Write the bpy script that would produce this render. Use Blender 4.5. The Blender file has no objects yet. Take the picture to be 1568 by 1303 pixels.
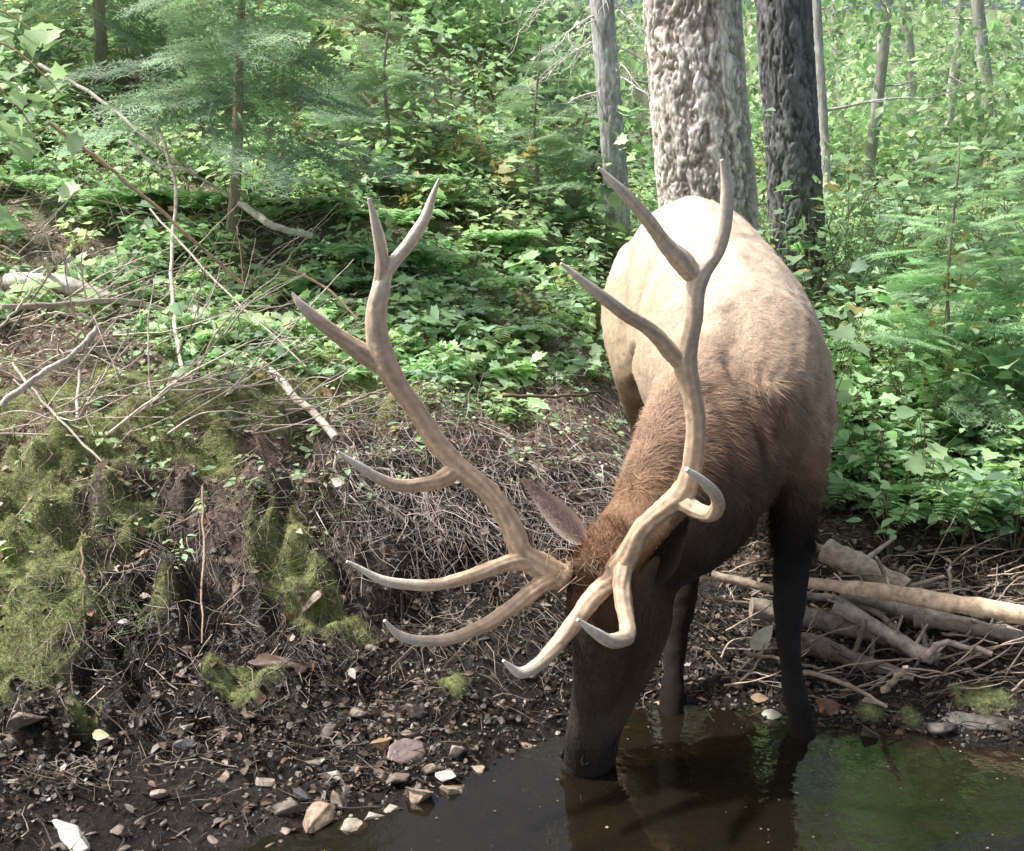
import bpy, math, time, bmesh
import numpy as np
from mathutils import Vector, Matrix
T0=time.time()
rng=np.random.default_rng(11)
scene=bpy.context.scene
# ------------------------------------------------------------------ camera
H=1.6; F=1607.0; TH=math.atan((651.5-330)/F); CT,ST=math.cos(TH),math.sin(TH)
cam=bpy.data.cameras.new("camera"); camo=bpy.data.objects.new("camera",cam)
scene.collection.objects.link(camo); scene.camera=camo
cam.sensor_width=36; cam.lens=F/1568*36; cam.clip_end=500; cam.clip_start=0.02
camo.location=(0,0,H); camo.rotation_euler=(math.pi/2-TH,0,0)
scene.view_settings.view_transform='Standard'; scene.view_settings.look='None'; scene.view_settings.exposure=0
# survey helper: bearing (measured on the photo) + real distance north -> world position
def ray(u,v):
    a=(u-784)/F; b=-(v-651.5)/F
    return np.array([a, CT+b*ST, -ST+b*CT])
def P(u,v,y):
    d=ray(u,v); return np.array([0,0,H])+d*(y/d[1])
# ------------------------------------------------------------------ noise
def _h(ix,iy,iz,seed):
    with np.errstate(over='ignore'):
        h=(ix.astype(np.int64).astype(np.uint32)*np.uint32(374761393)+iy.astype(np.int64).astype(np.uint32)*np.uint32(668265263)
           +iz.astype(np.int64).astype(np.uint32)*np.uint32(2246822519)+np.uint32(seed*3266489917%4294967296))
        h=(h^(h>>np.uint32(13)))*np.uint32(1274126177)
        h=(h^(h>>np.uint32(15)))*np.uint32(2246822519)
        h=h^(h>>np.uint32(16))
    return h.astype(np.float64)/4294967296.0
def vn(p,seed=0):
    i=np.floor(p); f=p-i; f=f*f*(3-2*f); ix,iy,iz=i[:,0],i[:,1],i[:,2]
    r=0
    for dx in(0,1):
        wx=f[:,0] if dx else 1-f[:,0]
        for dy in(0,1):
            wy=f[:,1] if dy else 1-f[:,1]
            for dz in(0,1):
                wz=f[:,2] if dz else 1-f[:,2]
                r=r+wx*wy*wz*_h(ix+dx,iy+dy,iz+dz,seed)
    return r*2-1
def fbm(p,o=4,seed=0):
    r=0;a=.5
    for k in range(o): r=r+a*vn(p*(2.03**k)+k*17.3,seed+k); a*=.5
    return r
def worley(p,seed=0):
    i=np.floor(p); f1=np.full(len(p),9.);f2=np.full(len(p),9.);cid=np.zeros(len(p))
    for dx in(-1,0,1):
        for dy in(-1,0,1):
            for dz in(-1,0,1):
                cx,cy,cz=i[:,0]+dx,i[:,1]+dy,i[:,2]+dz
                q=np.stack([cx+_h(cx,cy,cz,seed),cy+_h(cx,cy,cz,seed+1),cz+_h(cx,cy,cz,seed+2)],1)
                d=np.linalg.norm(q-p,axis=1)
                n=d<f1; f2=np.where(n,f1,np.minimum(f2,d)); cid=np.where(n,_h(cx,cy,cz,seed+3),cid); f1=np.where(n,d,f1)
    return f1,f2,cid
def n2(x,y,s,seed=0,o=4):
    x=np.atleast_1d(np.asarray(x,float)); y=np.atleast_1d(np.asarray(y,float))
    return fbm(np.stack([x*s,y*s,np.zeros_like(x)+seed*1.7],1),o,seed)
def sstep(a,b,x):
    t=np.clip((x-a)/(b-a),0,1); return t*t*(3-2*t)
# ------------------------------------------------------------------ terrain
SX=[-4,-1.6,-1.1,-.68,-.45,-.15,.08,.34,.58,.85,1.08,1.56,2.2,4]
SY=[1.5,1.85,2.12,2.42,2.60,2.78,3.0,3.17,3.25,3.2,3.11,2.94,2.8,2.7]
CX=[-6,-1.5,-.5,.2,.9,2.0,6.0]
CT_=[0,.25,.5,.8,1.1,1.4,1.8,2.2,3,4,6,8,12,18,38,60]
CZ=[
 [0,.10,.20,.35,.55,.75,.90,1.0,1.2,1.45,2.2,3.0,4.8,7.6,15,20],
 [0,.07,.13,.20,.30,.54,.80,.89,1.02,1.25,1.95,2.8,4.7,7.3,14.5,20],
 [0,.035,.09,.22,.50,.68,.74,.78,.95,1.2,1.9,2.7,4.4,7,14,20],
 [0,.08,.26,.42,.50,.56,.63,.71,.92,1.15,1.75,2.4,3.9,6.2,12,18],
 [0,.03,.06,.09,.13,.18,.25,.32,.50,.72,1.2,1.7,2.7,4.2,9,14],
 [0,.05,.09,.14,.20,.27,.36,.45,.62,.80,1.1,1.4,2.0,3.0,8,13],
 [0,.05,.10,.16,.24,.32,.42,.52,.7,.9,1.2,1.5,2.0,3.0,8,13]]
def base_z(x,y):
    x=np.atleast_1d(np.asarray(x,float)); y=np.atleast_1d(np.asarray(y,float))
    ys=np.interp(x,SX,SY)+.05*n2(x,x*0,3,171,3); t=y-ys
    cols=np.stack([np.interp(t,CT_,c) for c in CZ],0)
    xi=np.clip(x,CX[0],CX[-1]); k=np.clip(np.searchsorted(CX,xi)-1,0,len(CX)-2)
    cxa=np.array(CX); w=(xi-cxa[k])/(cxa[k+1]-cxa[k]); w=w*w*(3-2*w)
    ar=np.arange(len(x)); z=cols[k,ar]*(1-w)+cols[k+1,ar]*w
    z=np.where(t<0,np.maximum(t*.2,-.28),z)
    return z,t
def gz(x,y,detail=True):
    x=np.atleast_1d(np.asarray(x,float)); y=np.atleast_1d(np.asarray(y,float))
    z,t=base_z(x,y)
    a=sstep(.0,.7,t)
    z=z+n2(x,y,.35,3,3)*.35*sstep(3,8,t)
    left=sstep(.6,-.1,x); bank=left*sstep(.4,.9,t)*sstep(2.6,1.7,t)
    z=z+a*n2(x,y,2.2,5,3)*(.05+.10*left)
    z=z+a*n2(x,y,7,9,3)*(.035+.08*bank)
    rid=1-np.abs(n2(x,y,4.2,91,3))*3
    z=z-bank*.10*sstep(.2,1,rid)
    z=z+n2(x,y,22,13,2)*.022*sstep(-.1,.2,t)+n2(x,y,45,15,2)*(.007+.010*bank)*sstep(-.1,.1,t)+n2(x,y,4,21,2)*.010
    return z
def G(u,v,lift=0):
    d=ray(u,v); ys=np.concatenate([np.arange(2.0,8,.01),np.arange(8,30,.05)])
    pts=np.array([0,0,H])+d[None]*(ys/d[1])[:,None]
    g=gz(pts[:,0],pts[:,1]); k=np.argmax(pts[:,2]<g)
    if not (pts[:,2]<g).any(): k=600
    p=pts[k].copy(); p[2]=g[k]+lift; return p
# ------------------------------------------------------------------ mesh builder
class MB:
    def __init__(s): s.V=[];s.T=[];s.Q=[];s.C=[];s.n=0
    def add(s,v,f,c):
        v=np.asarray(v,float).reshape(-1,3); f=np.asarray(f,np.int64)
        c=np.asarray(c,float)
        if c.ndim==1: c=np.tile(c[:3],(len(v),1))
        s.V.append(v); s.C.append(c[:,:3]); (s.T if f.shape[1]==3 else s.Q).append(f+s.n); s.n+=len(v)
    def build(s,name,mat,smooth=False,parent=None):
        me=bpy.data.meshes.new(name); V=np.concatenate(s.V); C=np.concatenate(s.C)
        T=np.concatenate(s.T) if s.T else np.zeros((0,3),int); Q=np.concatenate(s.Q) if s.Q else np.zeros((0,4),int)
        me.vertices.add(len(V)); me.vertices.foreach_set("co",V.astype(np.float32).ravel())
        L=np.concatenate([T.ravel(),Q.ravel()]).astype(np.int32)
        me.loops.add(len(L)); me.loops.foreach_set("vertex_index",L)
        st=np.concatenate([np.arange(len(T))*3,len(T)*3+np.arange(len(Q))*4]).astype(np.int32)
        me.polygons.add(len(st)); me.polygons.foreach_set("loop_start",st)
        me.update(calc_edges=True)
        a=me.color_attributes.new('Col','FLOAT_COLOR','POINT')
        a.data.foreach_set('color',np.concatenate([np.clip(C,0,1),np.ones((len(C),1))],1).astype(np.float32).ravel())
        if smooth: me.polygons.foreach_set("use_smooth",np.ones(len(st),bool))
        me.materials.append(mat)
        o=bpy.data.objects.new(name,me); scene.collection.objects.link(o)
        if parent: setpar(o,parent)
        return o
def empty(name,loc):
    e=bpy.data.objects.new(name,None); e.location=loc; scene.collection.objects.link(e); e.empty_display_size=.2; return e
def setpar(o,e):
    o.parent=e; o.matrix_parent_inverse=Matrix.Translation(-Vector(e.location))
def nrm(a): 
    a=np.asarray(a,float); return a/np.maximum(np.linalg.norm(a,axis=-1,keepdims=True),1e-9)
def cr(A,k):
    A=np.asarray(A,float); n=len(A); B=np.concatenate([[2*A[0]-A[1]],A,[2*A[-1]-A[-2]]]); out=[]
    for i in range(n-1):
        p0,p1,p2,p3=B[i],B[i+1],B[i+2],B[i+3]
        for t in np.linspace(0,1,k,endpoint=False):
            out.append(.5*((2*p1)+(-p0+p2)*t+(2*p0-5*p1+4*p2-p3)*t*t+(-p0+3*p1-3*p2+p3)*t**3))
    out.append(A[-1]); return np.array(out)
def tube(mb,pts,rad,col,sides=6,rough=0,seed=0):
    pts=np.asarray(pts,float); n=len(pts); rad=np.broadcast_to(rad,(n,)).astype(float)
    t=nrm(np.gradient(pts,axis=0)); ref=np.array([0.3,.2,1.]) if abs(t[0][2])<.9 else np.array([1.,.1,0])
    N=nrm(np.cross(t[0],ref)); Ns=[N]
    for i in range(1,n): N=nrm(N-t[i]*np.dot(N,t[i])); Ns.append(N)
    Ns=np.array(Ns); B=np.cross(t,Ns); ph=np.linspace(0,2*np.pi,sides,endpoint=False)
    ring=Ns[:,None]*np.cos(ph)[None,:,None]+B[:,None]*np.sin(ph)[None,:,None]
    rr=rad[:,None]*np.ones((1,sides))
    if rough: rr=rr*(1+rough*vn((pts[:,None]+ring*rad[:,None,None]).reshape(-1,3)*(1.2/ max(rad.mean(),.002))*.5,seed).reshape(n,sides))
    V=(pts[:,None]+ring*rr[:,:,None]).reshape(-1,3)
    i=np.arange(n-1)[:,None]*sides; j=np.arange(sides)[None]; j2=(j+1)%sides
    Fq=np.stack([i+j,i+j2,i+sides+j2,i+sides+j],-1).reshape(-1,4)
    col=np.asarray(col,float)
    c=np.repeat(col,sides,0) if col.ndim==2 else col
    mb.add(V,Fq,c)
    for e,o in((0,0),((n-1)*sides,1)):
        cc=(col[0] if e==0 else col[-1]) if col.ndim==2 else col
        V2=np.concatenate([V[e:e+sides],[pts[0 if e==0 else -1]]])
        f=[[k,(k+1)%sides,sides] if o else [(k+1)%sides,k,sides] for k in range(sides)]
        mb.add(V2,f,cc)
def inst(mb,tv,tf,pos,X,Y,Z,size,col,tc=None):
    pos=np.asarray(pos);n=len(pos);k=len(tv)
    size=np.asarray(size,float)
    if size.ndim==1: size=np.stack([size]*3,1)
    V=pos[:,None]+tv[None,:,0:1]*(X*size[:,0:1])[:,None]+tv[None,:,1:2]*(Y*size[:,1:2])[:,None]+tv[None,:,2:3]*(Z*size[:,2:3])[:,None]
    Fc=(tf[None]+(np.arange(n)*k)[:,None,None]).reshape(-1,tf.shape[1])
    C=np.repeat(np.asarray(col)[:,None],k,1)
    if tc is not None: C=C*tc[None,:,None]
    mb.add(V.reshape(-1,3),Fc,C.reshape(-1,3))
def frame(dirs,up):
    X=nrm(dirs); Z=nrm(up-X*np.sum(up*X,1,keepdims=True)); Y=np.cross(Z,X); return X,Y,Z
def fan(outline,c,zf):
    o=np.array(outline,float); v=np.concatenate([[[c[0],c[1],0]],np.concatenate([o,zf(o)[:,None]],1)]); n=len(o)
    return v,np.array([[0,1+i,1+(i+1)%n] for i in range(n)])
half=[(0.02,.06),(-.1,.3),(.12,.32),(.22,.56),(.42,.38),(.62,.40),(.72,.2)]
mp=[(0.0,0.0)]+[(x,-y) for x,y in half]+[(1,0)]+[(x,y) for x,y in half[::-1]]
MAPLE=fan(mp,(.35,0),lambda o:np.abs(o[:,1])*.22-o[:,0]**2*.16)
ov=[(0,0),(.2,-.2),(.5,-.27),(.8,-.15),(1,0),(.8,.15),(.5,.27),(.2,.2)]
OVATE=fan(ov,(.5,0),lambda o:np.abs(o[:,1])*.3-o[:,0]**2*.18)
SMALL=(np.array([(0,0,0),(.45,-.3,.06),(1,0,-.1),(.45,.3,.06)],float),np.array([[0,1,2],[0,2,3]]))
CHIP=(np.array([(0,0,0),(.3,-.35,.12),(.9,-.2,-.05),(1,.15,.1),(.4,.4,-.08)],float),np.array([[0,1,2],[0,2,3],[0,3,4]]))
def leaves(mb,pos,dirs,up,size,col,tpl=MAPLE):
    X,Y,Z=frame(dirs,up); inst(mb,tpl[0],tpl[1],pos,X,Y,Z,size,col)
# ------------------------------------------------------------------ materials
def newmat(name):
    m=bpy.data.materials.new(name); m.use_nodes=True; nt=m.node_tree; nt.nodes.clear()
    return m,nt,nt.nodes,nt.links
def vcmat(name,rough=.8,spec=.3,bs=40,bstr=.3,bdist=.01,trans=0,cvar=.35,cs=20,det=6,stretch=(1,1,1),sheen=0,tcol=(1.0,1.1,.8),wet=False):
    m,nt,N,L=newmat(name)
    out=N.new('ShaderNodeOutputMaterial'); b=N.new('ShaderNodeBsdfPrincipled')
    a=N.new('ShaderNodeAttribute'); a.attribute_name='Col'
    tc=N.new('ShaderNodeTexCoord'); mp_=N.new('ShaderNodeMapping'); mp_.inputs['Scale'].default_value=stretch
    L.new(tc.outputs['Object'],mp_.inputs['Vector'])
    n=N.new('ShaderNodeTexNoise'); n.inputs['Scale'].default_value=cs; n.inputs['Detail'].default_value=det; n.inputs['Roughness'].default_value=.65
    L.new(mp_.outputs[0],n.inputs['Vector'])
    mr=N.new('ShaderNodeMapRange'); mr.inputs['From Min'].default_value=.3; mr.inputs['From Max'].default_value=.7
    mr.inputs['To Min'].default_value=1-cvar; mr.inputs['To Max'].default_value=1+cvar; L.new(n.outputs['Fac'],mr.inputs['Value'])
    vm=N.new('ShaderNodeVectorMath'); vm.operation='SCALE'; L.new(a.outputs['Color'],vm.inputs[0]); L.new(mr.outputs[0],vm.inputs['Scale'])
    L.new(vm.outputs[0],b.inputs['Base Color']); b.inputs['Roughness'].default_value=rough; b.inputs['Specular IOR Level'].default_value=spec
    if wet: # dark (wet) soil is glossier than dry litter
        r2=N.new('ShaderNodeMapRange'); r2.inputs['From Min'].default_value=.03; r2.inputs['From Max'].default_value=.12
        r2.inputs['To Min'].default_value=.25; r2.inputs['To Max'].default_value=.85; L.new(a.outputs['Fac'],r2.inputs['Value']); L.new(r2.outputs[0],b.inputs['Roughness'])
    if sheen: b.inputs['Sheen Weight'].default_value=sheen
    if bstr>0:
        n3=N.new('ShaderNodeTexNoise'); n3.inputs['Scale'].default_value=bs; n3.inputs['Detail'].default_value=8; n3.inputs['Roughness'].default_value=.7
        L.new(mp_.outputs[0],n3.inputs['Vector'])
        bp=N.new('ShaderNodeBump'); bp.inputs['Strength'].default_value=bstr; bp.inputs['Distance'].default_value=bdist
        L.new(n3.outputs['Fac'],bp.inputs['Height']); L.new(bp.outputs[0],b.inputs['Normal'])
    if trans>0:
        t=N.new('ShaderNodeBsdfTranslucent'); mx=N.new('ShaderNodeMixShader'); mx.inputs[0].default_value=trans
        vt=N.new('ShaderNodeVectorMath'); vt.operation='MULTIPLY'; vt.inputs[1].default_value=tcol
        L.new(vm.outputs[0],vt.inputs[0]); L.new(vt.outputs[0],t.inputs['Color'])
        L.new(b.outputs[0],mx.inputs[1]); L.new(t.outputs[0],mx.inputs[2]); L.new(mx.outputs[0],out.inputs[0])
    else: L.new(b.outputs[0],out.inputs[0])
    return m
M_ground=vcmat("forest_floor",.75,.6,70,1,.03,cvar=.7,cs=60,det=10,wet=True)
M_leaf=vcmat("leaf",.42,.5,30,0,trans=.45,cvar=.15,cs=6)
M_needle=vcmat("needle",.6,.3,30,0,trans=.3,cvar=.2,cs=5)
M_dead=vcmat("dead_leaf",.5,.5,60,.2,trans=.12,cvar=.3,cs=30,tcol=(1,.9,.7))
M_wood=vcmat("weathered_wood",.65,.4,60,.6,.006,cvar=.5,cs=30,stretch=(1,1,1))
M_bark=vcmat("bark",.9,.15,70,.6,.006,cvar=.3,cs=30,stretch=(1,1,.4))
M_stone=vcmat("wet_stone",.38,.5,60,.6,.006,cvar=.45,cs=45)
M_moss=vcmat("moss",.9,.1,60,0,trans=.3,cvar=.3,cs=12)
M_fur=vcmat("elk_coat",.85,.1,120,.4,.004,cvar=.22,cs=30,sheen=.08)
M_strand=vcmat("elk_fur",.75,.1,60,0,cvar=.15,cs=20)
M_antler=vcmat("antler",.42,.4,110,.6,.003,cvar=.2,cs=60)
def plain(name,col,rough,spec=.5):
    m,nt,N,L=newmat(name); out=N.new('ShaderNodeOutputMaterial'); b=N.new('ShaderNodeBsdfPrincipled')
    n=N.new('ShaderNodeTexNoise'); n.inputs['Scale'].default_value=60; r=N.new('ShaderNodeMixRGB'); r.inputs[1].default_value=(*[c*.7 for c in col],1); r.inputs[2].default_value=(*[c*1.3 for c in col],1)
    L.new(n.outputs['Fac'],r.inputs[0]); L.new(r.outputs[0],b.inputs['Base Color']); b.inputs['Roughness'].default_value=rough; b.inputs['Specular IOR Level'].default_value=spec
    L.new(b.outputs[0],out.inputs[0]); return m
M_eye=plain("eye",(.008,.006,.005),.2,.3); M_nose=plain("nose_skin",(.012,.010,.009),.4)
M_water,nt,N,L=newmat("pond_water")
out=N.new('ShaderNodeOutputMaterial'); tr=N.new('ShaderNodeBsdfTransparent'); tr.inputs[0].default_value=(.40,.34,.24,1)
df=N.new('ShaderNodeBsdfDiffuse'); df.inputs[0].default_value=(.045,.036,.022,1); m0=N.new('ShaderNodeMixShader'); m0.inputs[0].default_value=.25
gl=N.new('ShaderNodeBsdfGlossy'); gl.inputs['Roughness'].default_value=.02; gl.inputs['Color'].default_value=(.95,.98,.95,1)
fr=N.new('ShaderNodeFresnel'); fr.inputs['IOR'].default_value=1.55
no=N.new('ShaderNodeTexNoise'); no.inputs['Scale'].default_value=7; no.inputs['Detail'].default_value=4
tc=N.new('ShaderNodeTexCoord'); L.new(tc.outputs['Object'],no.inputs['Vector'])
bp=N.new('ShaderNodeBump'); bp.inputs['Strength'].default_value=.14; bp.inputs['Distance'].default_value=.03
L.new(no.outputs['Fac'],bp.inputs['Height']); L.new(bp.outputs[0],gl.inputs['Normal']); L.new(bp.outputs[0],fr.inputs['Normal'])
L.new(tr.outputs[0],m0.inputs[1]); L.new(df.outputs[0],m0.inputs[2])
mx=N.new('ShaderNodeMixShader'); L.new(fr.outputs[0],mx.inputs[0]); L.new(m0.outputs[0],mx.inputs[1]); L.new(gl.outputs[0],mx.inputs[2]); L.new(mx.outputs[0],out.inputs[0])
# ------------------------------------------------------------------ world + sun
S=nrm(np.array([-.66,.06,1.0]))
w=bpy.data.worlds.new("World"); scene.world=w; w.use_nodes=True; nt=w.node_tree
sk=nt.nodes.new('ShaderNodeTexSky'); sk.sky_type='NISHITA'; sk.sun_disc=False
sk.sun_elevation=math.asin(S[2]); sk.sun_rotation=math.atan2(S[0],S[1]); sk.air_density=1; sk.dust_density=9; sk.ozone_density=1
bg=nt.nodes['Background']; nt.links.new(sk.outputs[0],bg.inputs[0]); bg.inputs[1].default_value=.15
sl=bpy.data.lights.new("sun",'SUN'); sl.energy=5; sl.angle=math.radians(2.5); sl.color=(1,.97,.93)
so=bpy.data.objects.new("sun",sl); scene.collection.objects.link(so); so.rotation_euler=Vector(S).to_track_quat('Z','Y').to_euler(); so.location=(-5,3,9)
# ------------------------------------------------------------------ ground sheet
def axis(lo,a,b,hi,step,g=1.07):
    core=list(np.arange(a,b,step)); s=step; x=core[-1]; up=[]
    while x<hi: s=min(s*g,1.5); x+=s; up.append(x)
    s=step;x=core[0];dn=[]
    while x>lo: s=min(s*g,1.5); x-=s; dn.append(x)
    return np.array(dn[::-1]+core+up)
MP=[(150,660,.18),(240,650,.22),(330,600,.19),(400,620,.15),(300,560,.15),(180,590,.15),(60,690,.16),(20,880,.16),(60,960,.17),(40,1040,.15),(90,880,.12),(60,800,.12),(440,850,.12),(470,900,.10),(500,950,.09),(540,970,.07),(370,1060,.08),(210,800,.09),(700,1050,.04),(420,560,.14),(100,610,.13),(560,600,.08),(330,720,.09),(1500,1080,.09),(1330,1095,.05),(1390,1100,.05),(250,900,.05),(120,1090,.05),(20,620,.13),(480,520,.13)]
MPW=np.array([[*G(u,v)[:2],r] for u,v,r in MP])
def mossmask(x,y,t=None):
    m=n2(x,y,1.8,31,4); e=n2(x,y,9,35,3)
    a=sstep(.06,.24,m+.35*e)*sstep(.15,-.5,x)*sstep(1.0,1.5,t)*sstep(3.6,2.2,t)*.8
    c=np.zeros(len(x))
    for px,py,r in MPW:
        q=(x-px)**2+(y-py)**2; near=q<(2*r)**2
        c=np.where(near,np.maximum(c,sstep(1.25,.6,np.sqrt(q)/r+e*1.6)),c)
    return np.clip(np.maximum(a,c),0,1)
gx=axis(-60,-2.4,2.6,60,.0135); gy=axis(-10,2.2,4.9,75,.0135,1.05)
XX,YY=np.meshgrid(gx,gy); x=XX.ravel();y=YY.ravel(); z=gz(x,y); _,t=base_z(x,y)
mud=np.array([.029,.024,.0215]); lit=np.array([.24,.18,.145]); mos=np.array([.26,.30,.11])
k1=sstep(1.1,1.9,t+.8*n2(x,y,1.5,40,3)+.6*n2(x,y,8,46,3))[:,None]
col=mud*(1-k1)+lit*k1
nn=n2(x,y,9,41,4)[:,None]; nf_=n2(x,y,30,43,2)[:,None]; col=col*(1+1.1*nn+1.0*nf_)
far=sstep(3.2,6,t)[:,None]; col=col*(1-far)+np.array([.20,.22,.12])*far*(1+.8*nn)
mm=mossmask(x,y,t)[:,None]; col=col*(1-mm)+mos*mm*(1+.6*nn); z=z+mm[:,0]*.02
bed=sstep(0,-.1,t)[:,None]; col=col*(1-bed)+np.array([.085,.062,.035])*bed*(1+1.2*nn+nf_)
nx,ny=len(gx),len(gy); i=np.arange(ny-1)[:,None]*nx; j=np.arange(nx-1)[None]
mb=MB(); mb.add(np.stack([x,y,z],1),np.stack([i+j,i+j+1,i+nx+j+1,i+nx+j],-1).reshape(-1,4),np.clip(col,.008,1)); mb.build("ground",M_ground,True)
mb=MB(); mb.add([(-60,-10,0),(60,-10,0),(60,3.6,0),(-60,3.6,0)],[[0,1,2,3]],np.array([.1,.1,.1])); mb.build("pond_water",M_water)
print("ground",time.time()-T0)
# ------------------------------------------------------------------ elk
elk=empty("bull_elk",(.82,4.2,0))
bodyV=[];bodyF=[];bn=0
def loft(secs,seg=28,sub=6):
    global bn
    A=np.array([np.concatenate([np.asarray(c,float),nrm(np.asarray(D,float)),[hw,hh]]) for c,D,hw,hh in secs])
    A=cr(A,sub); c=A[:,:3]; t=nrm(np.gradient(c,axis=0)); D=A[:,3:6]; D=nrm(D-t*np.sum(D*t,1,keepdims=True)); Lt=np.cross(t,D)
    ph=np.linspace(0,2*np.pi,seg,endpoint=False); n=len(A)
    V=c[:,None]+Lt[:,None]*(A[:,6][:,None]*np.cos(ph))[:,:,None]+D[:,None]*(A[:,7][:,None]*np.sin(ph))[:,:,None]
    V=V.reshape(-1,3); Fs=[]
    for i in range(n-1):
        for j in range(seg): Fs.append([bn+i*seg+j,bn+i*seg+(j+1)%seg,bn+(i+1)*seg+(j+1)%seg,bn+(i+1)*seg+j])
    Fs.append([bn+j for j in range(seg)][::-1]); Fs.append([bn+(n-1)*seg+j for j in range(seg)])
    bodyV.extend(V.tolist()); bodyF.extend(Fs); bn+=len(V)
U=(0,0,1)
loft([((.82,5.24,1.38),U,.10,.14),((.82,5.12,1.36),U,.23,.25),((.82,4.88,1.33),U,.31,.355),((.82,4.5,1.24),U,.325,.37),((.82,4.15,1.13),U,.355,.385),
      ((.815,3.85,1.04),U,.335,.385),((.81,3.6,.99),U,.28,.38),((.80,3.42,.93),U,.22,.31),((.79,3.30,.88),U,.13,.2)])
ND=(-.6,-.4,.65)
loft([(P(1140,520,3.80),(-.3,-.2,1),.23,.25),(P(1120,600,3.55),ND,.22,.29),(P(1092,675,3.32),ND,.19,.275),(P(1060,745,3.14),ND,.165,.25),(P(1015,805,3.0),ND,.15,.21),(P(970,850,2.93),ND,.13,.16),(P(955,880,2.92),ND,.10,.13)])
loft([((1.0,3.78,1.25),(1,0,0),.12,.05),((1.03,3.68,1.08),(1,0,0),.16,.09),((1.02,3.6,.9),(1,0,0),.15,.10),((.99,3.52,.74),(1,0,0),.11,.08)],20)
loft([((.62,3.78,1.25),(1,0,0),.12,.05),((.60,3.68,1.08),(1,0,0),.16,.08),((.62,3.6,.9),(1,0,0),.15,.08),((.64,3.52,.74),(1,0,0),.10,.07)],20)
HD=nrm(np.array([-.66,-.74,.10])); 
HS=[(P(946,812,2.94),.085,.09),(P(944,850,2.92),.125,.145),(P(949,900,2.90),.14,.185),(P(951,945,2.89),.13,.19),(P(944,1000,2.88),.105,.17),(P(926,1060,2.87),.082,.138),(P(910,1110,2.86),.07,.108),(P(902,1145,2.86),.076,.096),(P(898,1172,2.86),.072,.088),(P(897,1192,2.86),.045,.055)]
loft([(c,HD,a,b) for c,a,b in HS])
FY=(0,-1,0.2)
loft([(P(1200,560,3.62),FY,.10,.16),(P(1208,640,3.55),FY,.115,.19),(P(1212,720,3.45),FY,.095,.14),(P(1216,790,3.36),FY,.074,.092),(P(1213,860,3.28),FY,.060,.066),(P(1208,925,3.22),FY,.055,.06),(P(1209,975,3.18),FY,.040,.042),(P(1215,1035,3.14),FY,.036,.038),(P(1221,1075,3.11),FY,.046,.048),(P(1224,1100,3.09),FY,.04,.042),(P(1226,1125,3.07),FY,.05,.06),(P(1227,1150,3.05),FY,.052,.067)],20)
loft([(P(1085,600,3.7),FY,.10,.16),(P(1075,700,3.6),FY,.10,.15),(P(1062,780,3.5),FY,.08,.10),(P(1050,850,3.44),FY,.062,.066),(P(1042,920,3.38),FY,.054,.058),(P(1036,985,3.33),FY,.038,.040),(P(1032,1035,3.28),FY,.036,.038),(P(1030,1065,3.25),FY,.045,.048),(P(1028,1085,3.22),FY,.042,.044),(P(1026,1110,3.2),FY,.052,.062)],20)
for s in(-1,1):
    loft([((.82+s*.17,4.98,1.40),FY,.15,.20),((.82+s*.235,4.86,1.20),FY,.165,.26),((.82+s*.25,4.68,.98),FY,.135,.2),((.82+s*.23,4.78,.78),FY,.085,.11),((.82+s*.21,4.98,.64),FY,.05,.065),((.82+s*.2,5.0,.5),FY,.038,.045),((.82+s*.2,4.95,.34),FY,.045,.05),((.82+s*.2,4.9,.24),FY,.055,.07)],20)
me=bpy.data.meshes.new("b"); me.from_pydata(bodyV,[],bodyF); tmp=bpy.data.objects.new("b",me); scene.collection.objects.link(tmp)
md=tmp.modifiers.new("r",'REMESH'); md.mode='VOXEL'; md.voxel_size=.011
md=tmp.modifiers.new("s",'SMOOTH'); md.factor=.6; md.iterations=11
dg=bpy.context.evaluated_depsgraph_get(); em=bpy.data.meshes.new_from_object(tmp.evaluated_get(dg)); bpy.data.objects.remove(tmp)
nv=len(em.vertices); co=np.empty(nv*3,np.float32); em.vertices.foreach_get('co',co); co=co.reshape(-1,3).astype(float)
no_=np.empty(nv*3,np.float32); em.vertices.foreach_get('normal',no_); no_=no_.reshape(-1,3)
def polyd(p,pl):
    best=np.full(len(p),9.)
    for a_,b_ in zip(pl[:-1],pl[1:]):
        a_=np.array(a_);ab=np.array(b_)-a_; s=np.clip((p-a_)@ab/(ab@ab+1e-9),0,1); best=np.minimum(best,np.linalg.norm(p-(a_+s[:,None]*ab),axis=1))
    return best
CO0=co.copy()
def snap(u,v): # anatomical landmark measured on the photo -> nearest point of the modelled skin
    d=nrm(ray(u,v)); r=CO0-np.array([0,0,H]); k=r@d; dist=np.linalg.norm(r-k[:,None]*d,axis=1); m=dist<.015
    if not m.any(): m=dist<=dist.min()+.01
    q=np.where(m)[0]; return CO0[q[np.argmin(k[q])]]
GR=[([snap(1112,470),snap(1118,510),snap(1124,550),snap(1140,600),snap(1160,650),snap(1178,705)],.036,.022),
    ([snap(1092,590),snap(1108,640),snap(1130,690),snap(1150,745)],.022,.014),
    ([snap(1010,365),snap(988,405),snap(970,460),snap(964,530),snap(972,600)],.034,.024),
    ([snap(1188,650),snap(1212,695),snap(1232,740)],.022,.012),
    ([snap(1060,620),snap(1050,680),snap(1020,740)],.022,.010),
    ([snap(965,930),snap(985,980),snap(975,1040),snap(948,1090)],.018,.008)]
gr=np.zeros(nv)
for pl,wd_,dp in GR: gr-=np.exp(-(polyd(co,pl)/wd_)**2)*dp
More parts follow.
